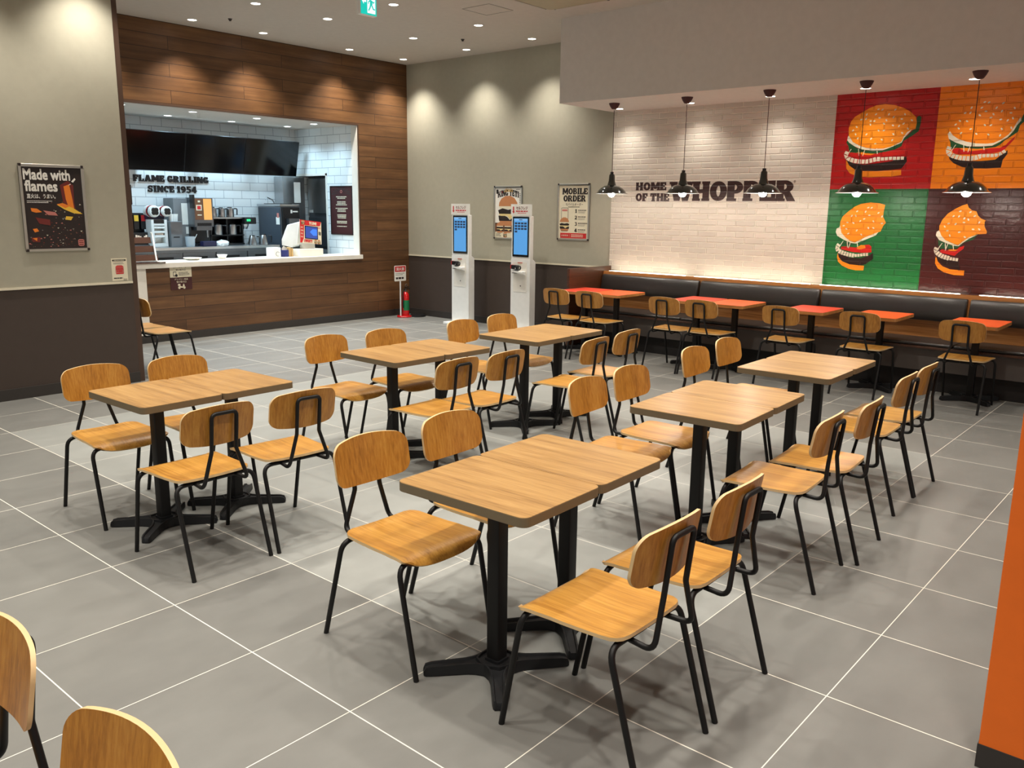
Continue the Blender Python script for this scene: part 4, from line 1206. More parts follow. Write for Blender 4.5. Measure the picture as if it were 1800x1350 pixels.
mb.mat('print_black'); lines(mb, -0.225, -0.30, 0.1, 4, 0.014, 0.006, 0.0062, 0.0074)
mb.build('poster_print', t)

t = thing('framed_poster', 'silver framed cream poster headed MOBILE ORDER with four numbered steps', 'poster', (WX-0.001, 4.90, 1.672), face='-x')
frame(t, W, H)
mb = MB('paper_cream').box(-W/2+0.02,-H/2+0.02,0.001,W/2-0.02,H/2-0.02,0.006)
mb.mat('print_black')
caps(mb, 'MOBILE', 0.02, 0.232, 0.083, 0.42, 0.006, 0.0072, center=True)
caps(mb, 'ORDER', 0.015, 0.138, 0.083, 0.375, 0.006, 0.0072, center=True)
put_text(mb, 'モバイルオーダー', 0.015, 0.083, w=0.29, h=0.036, z=0.0072, bold=0.012, center=True)
lines(mb, -0.09, 0.062, 0.22, 1, 0.01, 0.008, 0.006, 0.0072)
for i, ch in enumerate('1234'):
    caps(mb, ch, 0.045, -0.012-i*0.086, 0.05, None, 0.006, 0.0072, center=True)
    lines(mb, 0.082, 0.018-i*0.086, 0.135 if i != 2 else 0.16, 1, 0.012, 0.010, 0.006, 0.0072, 0.1)
    mb.mat('print_grey'); lines(mb, 0.082, 0.0-i*0.086, 0.15, 2, 0.014, 0.005, 0.006, 0.0072, 0.3); mb.mat('print_black')
mb.mat('print_dark').prism(rrect(-0.205,-0.26,-0.085,0.055,0.014), 0.006, 0.0066)
mb.mat('paper_cream').prism(rrect(-0.199,-0.254,-0.091,0.049,0.010), 0.0066, 0.0070)
mb.mat('print_pink').box(-0.19,0.008,0.007,-0.10,0.034,0.0074)
burger(mb, -0.147, -0.165, 0.155, 0.0074)
mb.mat('print_red').box(-0.215,-0.352,0.006,0.225,-0.282,0.0070)
mb.mat('paper_cream'); put_text(mb, '店頭受取', -0.198, -0.327, w=0.12, h=0.022, z=0.0076, bold=0.015)
mb.box(-0.058,-0.335,0.007,-0.056,-0.297,0.0074)
lines(mb, -0.03, -0.311, 0.22, 2, 0.022, 0.010, 0.007, 0.0076, 0.12)
mb.build('poster_print', t)

t = thing('paper_notice', 'small cream notice with a red round emblem on the wall end', 'notice', (2.068, LY-0.001, 1.10), face='-y')
mb = MB('paper_cream').box(-0.075,-0.105,0,0.075,0.105,0.0015)
mb.mat('print_black').prism(rrect(-0.064,0.078,0.064,0.094,0.006), 0.0015, 0.0021)
mb.mat('paper_cream'); lines(mb, -0.05, 0.0835, 0.10, 1, 0.01, 0.005, 0.0015, 0.0026, 0)
mb.mat('print_grey'); lines(mb, -0.055, 0.062, 0.10, 2, 0.010, 0.004, 0.0015, 0.0021)
mb.mat('print_pink').prism([(-0.04,0.0),(-0.038,0.028),(-0.02,0.042),(0.02,0.042),(0.038,0.028),(0.04,0.0),(0.04,-0.03),(0.036,-0.044),(-0.036,-0.044),(-0.04,-0.03)], 0.0015, 0.0020)
mb.mat('print_red').prism([(-0.036,0.02),(-0.03,0.032),(0.03,0.032),(0.036,0.02)], 0.002, 0.0024)
caps(mb, 'BURGER', 0, -0.002, 0.016, 0.066, 0.002, 0.0026, center=True)
caps(mb, 'KING', 0, -0.024, 0.018, 0.056, 0.002, 0.0026, center=True)
mb.prism([(-0.034,-0.032),(0.034,-0.032),(0.030,-0.041),(-0.030,-0.041)], 0.002, 0.0024)
mb.mat('print_black'); lines(mb, -0.06, -0.086, 0.085, 1, 0.01, 0.010, 0.0015, 0.0022, 0)
mb.mat('print_grey'); lines(mb, 0.03, -0.094, 0.035, 2, 0.011, 0.005, 0.0015, 0.0022, 0)
mb.build('printed_sheet', t)

t = thing('framed_notice', 'tall maroon notice in a black frame on the tiled kitchen side wall', 'notice', (KX-0.001, 8.615, 1.65), face='-x')
mb = MB('print_black')
w, h, b = 0.27, 0.37, 0.012
mb.box(-w,-h,0,w,-h+b,0.014).box(-w,h-b,0,w,h,0.014).box(-w,-h+b,0,-w+b,h-b,0.014).box(w-b,-h+b,0,w,h-b,0.014).build('frame', t)
mb = MB('print_maroon').box(-w+b,-h+b,0,w-b,h-b,0.006)
mb.mat('print_pink')
for r in ring(0, 0.285, 0.026, 0.024, 0.009, 0.009, 0, 360, 12): mb.prism(r, 0.006, 0.0068)
mb.mat('print_dark')
for k in range(9):
    a = pi*(k+0.5)/9
    mb.prism([(0.05*cos(a),0.25+0.04*sin(a)),(0.24*cos(a-0.09),0.23+0.11*sin(a-0.09)),(0.24*cos(a+0.09),0.23+0.11*sin(a+0.09))], 0.006, 0.0064)
mb.mat('paper_cream')
yy = 0.20
for n, ww in ((2,0.26),(3,0.30),(3,0.30),(3,0.28),(2,0.30),(1,0.27)):
    lines(mb, -ww/2, yy, ww, n, 0.023, 0.013, 0.006, 0.0068, 0.4, True); yy -= n*0.023 + 0.030
mb.build('printed_sheet', t)

# ------------------------------------------------------------------ ordering kiosks
def make_kiosk(label):
    t = thing('ordering_kiosk', label, 'kiosk', face=None, group='self-order kiosks by the grey wall')
    # local: x along the wall (towards -y of the room), y up, z out; the front face is z = 0
    w = 0.17
    MB('white_plastic').prism(rrect(-w,0.03,w,1.61,0.012), -0.065, 0.0).build('body', t, 40, 0.004)
    mb = MB('white_plastic'); e = w + 0.003
    mb.add([(e,0.031,-0.115),(e,0.985,-0.115),(e,1.02,-0.068),(e,1.02,0.004),(e,0.031,0.004),(-e,0.031,-0.115),(-e,0.985,-0.115),(-e,1.02,-0.068),(-e,1.02,0.004),(-e,0.031,0.004)],
           [(0,1,2,3,4),(9,8,7,6,5),(0,5,6,1),(1,6,7,2),(2,7,8,3),(3,8,9,4),(4,9,5,0)])
    mb.build('lower_housing', t)
    fp = MB('white_plastic').prism(rrect(-0.27,-0.05,0.27,0.13,0.03), 0.0, 0.03).build('foot_plate', t, 40, 0.003)
    fp.rotation_euler = (pi/2, 0, 0); fp.location = (0, 0.03, -0.02)
    mb = MB('screen_black').prism(rrect(-0.145,1.055,0.145,1.60,0.008), -0.002, 0.006)
    bz = mb.build('screen_bezel', t)
    mb = MB('kiosk_screen').box(-0.122,1.085,0.006,0.122,1.575,0.0068)
    mb.mat('kiosk_head').box(-0.122,1.545,0.0068,0.122,1.575,0.0072)
    mb.mat('kiosk_tile').box(-0.03,1.553,0.0072,0.03,1.563,0.0076)
    for r in range(4):
        for c in range(4 if r < 3 else 1): mb.box(-0.107+c*0.056,1.497-r*0.037,0.0068,-0.107+c*0.056+0.045,1.497-r*0.037+0.026,0.0074)
    mb.build('display', bz)
    mb = MB('paper_white').box(-w-0.012,1.612,-0.004,w+0.022,1.768,0.004)
    mb.mat('print_red').prism([(-0.145,1.735),(-0.125,1.735),(-0.125,1.672),(-0.112,1.672),(-0.135,1.640),(-0.158,1.672),(-0.145,1.672)], 0.004, 0.005)
    mb.mat('print_darkred'); put_text(mb, 'セルフレジ', -0.085, 1.695, w=0.20, h=0.042, z=0.0052, bold=0.04)
    mb.mat('print_red'); lines(mb, -0.09, 1.665, 0.21, 1, 0.01, 0.016, 0.004, 0.005, 0.05); lines(mb, -0.06, 1.645, 0.15, 1, 0.01, 0.008, 0.004, 0.005, 0.05)
    mb.build('header_sign', t)
    MB('white_solid').prism(rrect(-0.125,0.57,0.115,0.985,0.008), 0.002, 0.008).build('service_panel', t)
    mb = MB('white_plastic')
    mb.add([(-0.06,0.86,0),(0.10,0.86,0),(0.10,0.80,0.0),(-0.06,0.83,0.0),(-0.06,0.86,0.085),(0.10,0.855,0.085),(0.10,0.835,0.085),(-0.06,0.845,0.085)],
           [(0,3,2,1),(4,5,6,7),(0,1,5,4),(1,2,6,5),(2,3,7,6),(3,0,4,7)])
    mb.build('scanner_shelf', t)
    mb = MB('black_plastic').prism(rrect(-0.13,0.885,-0.02,0.94,0.01), 0.0, 0.05)
    mb.tube(fillet([(-0.03,0.91,0.05),(0.0,0.93,0.09),(0.08,0.935,0.09),(0.07,0.885,0.09),(-0.04,0.875,0.07),(-0.05,0.90,0.05)], 0.02, 4), 0.009, 8)
    cr = mb.build('card_reader', t, 40)
    MB('print_red').box(-0.142,0.888,0.0,-0.13,0.942,0.05).build('reader_label', cr)
    mb = MB('print_pink').box(-0.045,0.965,0.006,0.04,0.982,0.010)
    mb.mat('paper_cream').box(-0.035,0.945,0.006,0.03,0.965,0.010).build('sticker', t)
    MB('black_plastic').box(-0.115,0.828,0.0,-0.02,0.836,0.05).build('receipt_slot', t)
    MB('print_dark').lathe([(0.008,0.005),(0.008,0.011),(1e-7,0.012)], 12, (0.01,0.655,0.0)).build('keyhole', t)
    return t
k1 = make_kiosk('tall white ordering kiosk standing apart from the posters, next to the fire extinguisher')
k1.location = (7.42, 6.67, 0); k1.rotation_euler = FACE['-x']
k2 = dup(k1, (7.42, 5.51, 0), 0, 'tall white ordering kiosk standing in front of the burger poster')
k2.rotation_euler = FACE['-x']

# ------------------------------------------------------------------ fire extinguisher corner
t = thing('extinguisher_stand', 'red fire extinguisher floor stand with a white pole and red sign', 'stand', (7.44, 7.93, 0))
MB('red_gloss').lathe([(1e-7,0.0),(0.115,0.0),(0.118,0.012),(0.11,0.026),(1e-7,0.03)], 28).build('base', t, 40)
MB('white_metal').tube([(-0.075,0.0,0.02),(-0.075,0.0,0.60)], 0.011, 10).build('pole', t, 60)
mb = MB('paper_white'); mb.M = Matrix.Translation((-0.085,-0.013,0.70)) @ Matrix.Rotation(pi/2,4,'X')
mb.prism(rrect(-0.12,-0.125,0.12,0.115,0.015), -0.004, 0.0)
mb.mat('print_red').prism(rrect(-0.11,0.02,0.11,0.105,0.008), 0.0, 0.001)
mb.mat('paper_white'); put_text(mb, '消火器', 0, 0.038, w=0.17, h=0.05, z=0.0016, bold=0.02, center=True)
mb.mat('print_grey'); lines(mb, -0.10, -0.01, 0.20, 2, 0.022, 0.009, 0, 0.001)
mb.mat('print_dark'); lines(mb, -0.09, -0.095, 0.17, 1, 0.01, 0.03, 0, 0.001, 0.1)
mb.build('sign', t)
t = thing('fire_extinguisher', 'red fire extinguisher with a green label on the round red stand', 'fire extinguisher', (7.47, 7.93, 0.028))
MB('red_gloss').lathe([(1e-7,0.0),(0.055,0.0),(0.058,0.012),(0.058,0.30),(0.05,0.335),(0.028,0.362),(0.018,0.37),(1e-7,0.371)], 24).build('cylinder', t, 50)
MB('label_green').lathe([(0.0588,0.08),(0.0588,0.24)], 24, (0,0,0), 'z', -2.9, 0.3).build('label', t, 60)
mb = MB('dark_steel').cyl((0,0,0.368),0.014,0.05,12)
mb.mat('black_plastic').box(-0.012,-0.01,0.41,0.085,0.01,0.424).box(-0.012,-0.01,0.435,0.07,0.01,0.447).build('valve_handle', t, 40)
MB('black_plastic').tube(fillet([(-0.01,0.0,0.405),(-0.07,-0.02,0.40),(-0.078,-0.025,0.12)],0.03,5), 0.009, 8).build('hose', t, 60)
mb = MB('steel')
for r in range(1): mb.tube([(0.02+0.022*cos(a), 0.0, 0.472+0.022*sin(a)) for a in [2*pi*k/14 for k in range(14)]], 0.003, 6)
mb.build('safety_ring', t, 60)
t = thing('floor_weight', 'flat black round weight on the floor at the wall corner', 'weight', (7.645, 7.84, 0))
MB('black_plastic').lathe([(1e-7,0),(0.125,0.0),(0.13,0.01),(0.125,0.028),(0.10,0.036),(1e-7,0.036)], 28).build('disc', t, 40)

# ------------------------------------------------------------------ service counter
CT = 0.99
t = thing('service_counter', 'wood-fronted service counter with a thick white worktop and white end', 'counter', (5.0, 8.2, 0))
MB('wall_planks').box(3.41-5,-0.002,0.10,6.80-5,0.10,0.927).build('front_panel', t)
MB('white_solid').box(3.29-5,-0.012,0.0,3.41-5,0.55,0.927).build('end_panel', t, None, 0.002)
MB('white_solid').box(3.22-5,-0.03,0.927,6.83-5,0.0,CT).box(3.22-5,0.0,0.927,6.795-5,0.50,CT).build('worktop', t, None, 0.003)
MB('white_solid').box(3.42-5,0.40,0.0,6.79-5,0.42,0.926).build('back_panel', t)
t = thing('pickup_sign', 'small two-part pick-up notice, cream over maroon, hanging on the counter front', 'notice', (3.868, 8.1955, 0.80), face='-y')
mb = MB('paper_cream').box(-0.147,0.0,0,0.147,0.152,0.002)
mb.mat('print_maroon').box(-0.147,-0.158,0,0.147,0.0,0.002)
mb.mat('print_black')
put_text(mb, 'モバイルオーダー', 0, 0.116, w=0.21, h=0.025, z=0.0026, bold=0.015, center=True)
put_text(mb, '受け取り口', 0, 0.082, w=0.13, h=0.024, z=0.0026, bold=0.015, center=True)
mb.prism(rrect(-0.105,0.016,-0.062,0.074,0.006), 0.002, 0.0026)
mb.mat('paper_cream').box(-0.099,0.026,0.0026,-0.068,0.066,0.003)
mb.mat('print_black').prism(ellipse(-0.062,0.024,0.018,0.018,12), 0.002, 0.0032)
lines(mb, -0.03, 0.056, 0.15, 3, 0.016, 0.007, 0.002, 0.0026)
mb.mat('paper_cream')
put_text(mb, 'デリバリー商品', 0, -0.036, w=0.18, h=0.022, z=0.0026, bold=0.015, center=True)
put_text(mb, '受け取り口', 0, -0.070, w=0.13, h=0.024, z=0.0026, bold=0.015, center=True)
for cx in (-0.032, 0.036): mb.prism(ellipse(cx,-0.133,0.016,0.016,14), 0.002, 0.0026)
mb.prism([(-0.048,-0.12),(-0.02,-0.108),(0.012,-0.122),(0.026,-0.085),(0.034,-0.086),(0.046,-0.128),(0.0,-0.135)], 0.002, 0.0026)
mb.prism(rrect(-0.048,-0.108,-0.016,-0.084,0.003), 0.002, 0.0026)
mb.build('printed_sheet', t)

# ------------------------------------------------------------------ things on the counter
t = thing('condiment_rack', 'brown three-tier acrylic rack with white edges at the counter end', 'rack', (3.46, 8.30, CT))
mb = MB('brown_acrylic')
mb.M = Matrix.Translation((0,0,0))
for k in range(3):
    y0 = -0.10 + k*0.075; z = 0.03 + k*0.105
    mb.add([(-0.16,y0,z),(0.13,y0,z),(0.13,y0+0.02,z+0.075),(-0.16,y0+0.02,z+0.075),(-0.16,y0+0.006,z),(0.13,y0+0.006,z),(0.13,y0+0.026,z+0.075),(-0.16,y0+0.026,z+0.075)],
           [(0,1,2,3),(7,6,5,4),(0,4,5,1),(2,6,7,3),(1,5,6,2),(0,3,7,4)])
    mb.box(-0.16,y0,z,0.13,y0+0.08,z+0.006)
mb.build('tiers', t)
MB('brown_acrylic').box(-0.20,-0.14,0.0,0.20,0.14,0.012).build('base', t)
mb = MB('white_plastic')
mb.tube(fillet([(0.135,0.06,0.375),(0.15,0.06,0.345),(0.09,-0.13,0.02),(0.13,-0.135,0.016),(0.20,-0.13,0.016)],0.02,4), 0.011, 8)
mb.build('side_rail', t, 60)
mb = MB('white_plastic').tube(fillet([(-0.165,0.06,0.375),(-0.15,0.06,0.345),(-0.20,-0.11,0.03)],0.02,4), 0.009, 8)
mb.build('side_rail', t, 60)
rnd = random.Random(4)
for k in range(9):
    x = -0.12 + k*0.026
    o = MB('paper_white').box(-0.011,-0.002,0,0.011,0.002,rnd.uniform(0.08,0.10)).build('napkin', None)
    o.location = (3.46+x, 8.30+0.098+0.003*(k % 3), CT+0.246); o.rotation_euler = (-0.1, rnd.uniform(-0.25,0.25), 0)
    tag(o, 'white paper napkins standing in the top tier of the condiment rack', 'napkin', 'napkins in the condiment rack')

t = thing('cash_register', 'white cash register with a red and cream price panel around its blue screen', 'register', (6.0, 8.43, CT))
MB('white_solid').prism(rrect(-0.22,-0.10,0.215,0.14,0.02), 0.0, 0.105).build('base', t, 40, 0.006)
MB('white_solid').prism(rrect(-0.10,-0.03,0.12,0.06,0.02), 0.105, 0.20).build('neck', t, 40, 0.006)
mb = MB('white_plastic')
mb.add([(-0.20,-0.02,0.17),(-0.14,-0.02,0.50),(-0.26,0.12,0.45),(-0.37,0.12,0.245),(-0.37,0.12,0.15),(-0.20,0.10,0.12),
        (0.12,0.02,0.17),(0.12,0.02,0.48),(0.05,0.14,0.45),(0.05,0.14,0.15)],
       [(0,1,2,3,4,5),(0,6,7,1),(1,7,8,2),(2,8,9,5,4,3),(0,5,9,6),(6,9,8,7)])
mb.build('monitor_housing', t, 30, 0.012, 3)
mb = MB('paper_cream'); mb.M = Matrix.Translation((0.03,-0.045,0.345)) @ Matrix.Rotation(radians(6),4,'Y') @ Matrix.Rotation(pi/2-0.12,4,'X')
mb.box(-0.19,-0.165,0,0.19,0.165,0.006)
mb.mat('print_red').prism([(-0.19,0.165),(0.19,0.165),(0.165,0.10),(-0.115,0.09),(-0.125,-0.10),(-0.155,-0.165),(-0.19,-0.165)], 0.006, 0.0066)
mb.mat('paper_cream'); caps(mb, 'YUM!', -0.03, 0.108, 0.042, 0.135, 0.0064, 0.0074)
for k in range(4): lines(mb, -0.175, 0.06-k*0.045, 0.045, 2, 0.013, 0.007, 0.0066, 0.0074, 0.2)
mb.mat('print_red'); caps(mb, 'SWEET!', -0.12, -0.152, 0.038, 0.145, 0.006, 0.0072)
lines(mb, 0.125, 0.075, 0.05, 2, 0.014, 0.008, 0.006, 0.0072)
burger(mb, -0.135, 0.13, 0.06, 0.0068); burger(mb, 0.085, -0.135, 0.05, 0.0062); burger(mb, 0.145, -0.135, 0.055, 0.0062)
mb.mat('print_dark').box(0.14,-0.03,0.006,0.155,0.02,0.0068).box(0.16,-0.035,0.006,0.178,0.015,0.0068)
mb.build('price_panel', t)
mb = MB('screen_black'); mb.M = Matrix.Translation((0.03,-0.045,0.345)) @ Matrix.Rotation(radians(6),4,'Y') @ Matrix.Rotation(pi/2-0.12,4,'X')
mb.box(-0.105,-0.10,0.006,0.125,0.085,0.010)
mb.mat('pos_screen').box(-0.095,-0.09,0.010,0.115,0.075,0.0108)
mb.mat('pos_bright').prism([(-0.02,0.0),(0.03,0.045),(0.105,0.045),(0.105,-0.045),(0.04,-0.05)], 0.0108, 0.0112)
mb.build('customer_screen', t)
t = thing('desk_cup', 'dark blue cup with white slips on the counter beside the cash register', 'cup', (5.60, 8.44, CT))
MB('blue_cloth').lathe([(1e-7,0.0),(0.062,0.0),(0.064,0.095),(0.058,0.097),(0.056,0.02),(1e-7,0.02)], 20).build('cup_body', t, 40)
o = MB('paper_white').add([(-0.04,0,0.03),(0.04,0.01,0.03),(0.05,0.0,0.12),(0.0,0.01,0.155),(-0.04,0,0.12)], [(0,1,2,3,4)]).build('slip', t)
t = thing('menu_holder', 'tan wooden menu block between the blue cup and the cash register', 'holder', (5.71, 8.45, CT))
MB('tan_box').box(-0.05,-0.04,0,-0.015,0.05,0.13).box(-0.010,-0.045,0,0.02,0.045,0.12).build('block', t, None, 0.003)
MB('paper_cream').box(-0.013,-0.03,0.0,-0.011,0.045,0.135).build('card', t)
t = thing('white_canister', 'squat white box with a black cable beside the blue cup', 'box', (5.44, 8.47, CT))
MB('white_plastic').prism(rrect(-0.085,-0.07,0.09,0.07,0.03), 0, 0.135).build('shell', t, 40, 0.012, 3)
MB('black_plastic').tube([(0.02+0.03*cos(a), -0.078, 0.045+0.03*sin(a)) for a in [0.5+4.6*k/14 for k in range(15)]], 0.0025, 6).build('cable', t, 60)
for i, (x, y, w_, lb) in enumerate([(4.22, 8.52, 0.12, 'flat white plate lying on the counter towards the condiment rack'), (4.68, 8.56, 0.07, 'small white bowl on the counter below the coffee pots')]):
    t = thing('plate' if i == 0 else 'bowl', lb, 'dish', (x, y, CT))
    hh = 0.03 if i == 0 else 0.055
    MB('white_solid').lathe([(1e-7,0.0),(w_*0.6,0.0),(w_,hh),(w_*0.96,hh+0.002),(w_*0.55,0.008),(1e-7,0.006)], 24).build('dish', t, 40)

# ------------------------------------------------------------------ kitchen line along the tiled wall
WT = 1.13
t = thing('prep_counter', 'long stainless preparation counter with dark drawers along the tiled kitchen wall', 'counter', (5, 9.4, 0))
MB('steel').box(3.30-5,-0.30,WT-0.04,5.98-5,0.37,WT).build('worktop', t, None, 0.004)
MB('dark_steel').box(3.32-5,-0.26,0.0,5.96-5,0.36,WT-0.04).build('body', t)
for k in range(5):
    x = 3.40 + k*0.51 - 5
    d = MB('dark_steel').box(x,-0.275,0.78,x+0.48,-0.26,1.05).build('drawer', t, None, 0.003)
    MB('black_plastic').box(x+0.12,-0.290,0.97,x+0.36,-0.275,1.0).build('handle', d)

t = thing('wall_lettering', 'black three-dimensional slogan in two lines on the white tiled kitchen wall', 'lettering', (4.675, KY-0.001, 1.88), face='-y')
mb = MB('letter_black')
caps(mb, 'FLAME GRILLING', 0, 0.143, 0.092, 1.135, 0, 0.012, gap=0.12, center=True, bold=0.018)
caps(mb, 'SINCE 1954', 0.0, 0.0, 0.092, 0.74, 0, 0.012, gap=0.12, center=True, bold=0.018)
mb.build('slogan', t)

for k, lb in enumerate(['black menu screen above the slogan, next to the wall end', 'black menu screen in the middle above the kitchen line', 'black menu screen at the tiled side wall end']):
    t = thing('menu_screen', lb, 'screen', (4.235+k*0.945, 9.42, 2.425), group='switched-off menu screens')
    t.rotation_euler = (0.22, 0, 0)
    MB('black_plastic').box(-0.470,0.0,-0.265,0.470,0.045,0.265).build('casing', t, None, 0.004)
    MB('screen_black').box(-0.464,-0.002,-0.259,0.464,0.0,0.259).build('panel', t)
    MB('dark_steel').box(-0.03,0.045,-0.05,0.03,0.355,0.05).build('wall_bracket', t)

t = thing('order_monitor', 'black order monitor seen edge-on beside the wall end, hung from a bracket', 'monitor', (3.70, 9.32, 1.835))
MB('black_plastic').box(-0.24,-0.03,-0.135,0.14,0.03,0.135).build('casing', t, None, 0.008)
MB('white_metal').box(-0.22,-0.032,0.128,0.135,-0.028,0.134).build('edge_strip', t)
MB('dark_steel').box(-0.03,0.03,-0.03,0.03,0.455,0.03).build('bracket', t)

t = thing('soda_dispenser', 'black soda dispenser with green, yellow and red valves at the counter end', 'dispenser', (3.96, 9.58, WT))
MB('black_plastic').box(-0.17,-0.10,0.0,0.17,0.17,0.20).box(-0.17,0.02,0.20,0.17,0.17,0.46).build('body', t, None, 0.006)
for k, m in enumerate(['label_green', 'print_yellow', 'print_red']):
    v = MB('black_plastic').box(-0.115+k*0.10,-0.06,0.24,-0.04+k*0.10,0.02,0.44).build('valve', t, None, 0.004)
    MB(m).box(-0.108+k*0.10,-0.064,0.35,-0.047+k*0.10,-0.06,0.43).build('flavour_label', v)
MB('dark_steel').box(-0.18,-0.14,0.0,0.18,-0.10,0.03).build('drip_tray', t)

t = thing('shake_mixer', 'white shake mixer with slotted front below two round drum heads', 'mixer', (4.225, 9.36, WT))
mb = MB('white_plastic').box(-0.115,0,0.0,0.115,0.16,0.05).box(-0.115,0,0.05,-0.075,0.16,0.375).box(0.075,0,0.05,0.115,0.16,0.375).box(-0.075,0.10,0.05,0.075,0.16,0.375)
for z in (0.13, 0.19, 0.25, 0.29): mb.box(-0.075,0.004,z,0.075,0.10,z+0.03)
mb.build('body', t, None, 0.005)
MB('black_plastic').box(-0.07,0.002,0.325,0.07,0.10,0.37).build('control_box', t)
MB('steel').box(-0.06,0.02,0.165,0.06,0.08,0.185).build('slot_tray', t)
for k, (x, r) in enumerate([(-0.065, 0.080), (0.115, 0.072)]):
    h = MB('white_plastic').lathe([(1e-7,0.0),(r*0.85,0.0),(r,0.015),(r,0.05)], 28, (x,-0.03,0.485), 'y').build('drum_head', t, 40)
    mb = MB('print_red').lathe([(r*0.99,0.0),(r*1.01,0.004),(r*1.01,0.022)], 28, (x-0.012,0.022,0.487), 'y'); mb.mat('white_plastic').lathe([(r*1.01,0.0),(r*0.95,0.09),(1e-7,0.09)], 28, (x-0.012,0.045,0.487), 'y')
    mb.build('drum', t, 40)
    mb = MB('black_plastic')
    for a in range(4):
        mb.lathe([(1e-7,-0.012),(r*0.36,-0.010),(r*0.38,0.0)], 12, (x+r*0.34*cos(pi/4+a*pi/2),-0.03,0.485+r*0.34*sin(pi/4+a*pi/2)), 'y')
    mb.box(x-r*0.45,-0.04,0.485-r*0.45,x+r*0.45,-0.03,0.485+r*0.45)
    mb.build('clamp_knob', h, 40)
MB('navy_plastic').box(-0.13,0.10,0.375,0.13,0.16,0.52).build('drum_mount', t)

t = thing('storage_cabinet', 'tall grey steel cabinet with a paper list behind the shake mixer', 'cabinet', (4.64, 9.62, WT))
MB('grey_metal_paint').box(-0.12,-0.12,0.0,0.12,0.155,0.67).build('body', t, None, 0.004)
MB('paper_white').box(0.0,-0.1225,0.30,0.095,-0.120,0.60).build('paper_list', t)
MB('paper_white').box(0.05,-0.1225,0.17,0.095,-0.120,0.27).build('paper_note', t)
t = thing('ice_dispenser', 'low grey dispenser with a dark slot in front of the steel cabinet', 'dispenser', (4.445, 9.40, WT))
MB('grey_metal_paint').box(-0.085,-0.09,0.0,0.085,0.10,0.35).build('body', t, None, 0.006)
MB('black_plastic').box(-0.05,-0.0925,0.125,0.04,-0.088,0.14).build('slot', t)
MB('dark_steel').box(-0.08,-0.0925,0.17,0.08,-0.088,0.34).build('front_plate', t)
for k in range(3):
    o = MB('white_plastic').lathe([(1e-7,0),(0.026,0),(0.034,0.10),(0.032,0.10),(0.024,0.004),(1e-7,0.004)], 16).build('paper_cup', None, 40)
    o.location = (4.42+k*0.045, 9.40+0.02*k, WT+0.35)
    tag(o, 'white paper cup upright on the low grey dispenser', 'cup', 'white paper cups on the dispenser')

t = thing('juice_dispenser', 'brown drink dispenser with a glowing orange panel and printed front', 'dispenser', (4.88, 9.42, WT))
MB('dark_steel').box(-0.15,-0.10,0.27,0.15,0.12,0.68).build('head', t, None, 0.006)
mb = MB('orange_panel').box(0.0,-0.104,0.37,0.125,-0.10,0.665).build('lit_panel', t)
mb = MB('print_brown').box(-0.135,-0.103,0.37,-0.005,-0.10,0.665)
mb.mat('paper_cream').box(-0.115,-0.105,0.50,-0.03,-0.103,0.58)
mb.mat('print_red').prism([(0,0)]*3, 0, 0) if False else mb.mat('print_red')
mb.box(-0.10,-0.106,0.515,-0.045,-0.105,0.565)
mb.mat('paper_cream').box(-0.10,-0.105,0.43,-0.035,-0.103,0.445).box(-0.085,-0.105,0.615,-0.05,-0.103,0.64)
mb.build('printed_panel', t)
mb = MB('black_plastic').box(-0.11,-0.104,0.285,0.11,-0.10,0.325).build('button_strip', t)
MB('dark_steel').box(-0.11,-0.08,0.22,0.13,0.08,0.27).build('chute', t)
MB('black_plastic').box(-0.15,0.02,0.0,0.15,0.12,0.27).box(-0.15,-0.14,0.0,0.15,0.12,0.035).build('stand', t)
MB('steel').cyl((0.06,-0.06,0.12), 0.013, 0.10, 12).build('nozzle', t, 40)
MB('black_plastic').box(-0.165,-0.11,0.53,-0.135,-0.02,0.72).build('side_lever', t)
t = thing('jug', 'clear plastic jug with a stirring stick in front of the drink dispenser', 'jug', (4.60, 9.24, WT))
MB('clear_plastic').lathe([(1e-7,0),(0.055,0),(0.062,0.02),(0.068,0.14),(0.064,0.14),(0.058,0.02),(1e-7,0.006)], 18).build('body', t, 40)
MB('white_plastic').tube([(0.02,0,0.02),(0.12,0.02,0.17)], 0.004, 6).build('stick', t)
t = thing('navy_tub', 'dark navy plastic tub in front of the drink dispenser', 'tub', (4.86, 9.22, WT))
MB('navy_plastic').box(-0.10,-0.05,0,0.11,0.05,0.07).build('shell', t, None, 0.008)
t = thing('plastic_bag', 'crumpled white plastic bag on the steel worktop below the coffee pots', 'bag', (5.08, 9.22, WT))
mb = MB('white_plastic'); rnd = random.Random(9)
mb.lathe([(1e-7,0.0),(0.075,0.0),(0.09,0.02),(0.085,0.045),(0.06,0.065),(1e-7,0.075)], 14)
mb.v = [(x*(1+rnd.uniform(-.15,.2))*1.1, y*(1+rnd.uniform(-.15,.15))*0.8, max(0,z*(1+rnd.uniform(-.2,.25)))) for x, y, z in mb.v]
mb.build('bag_body', t)

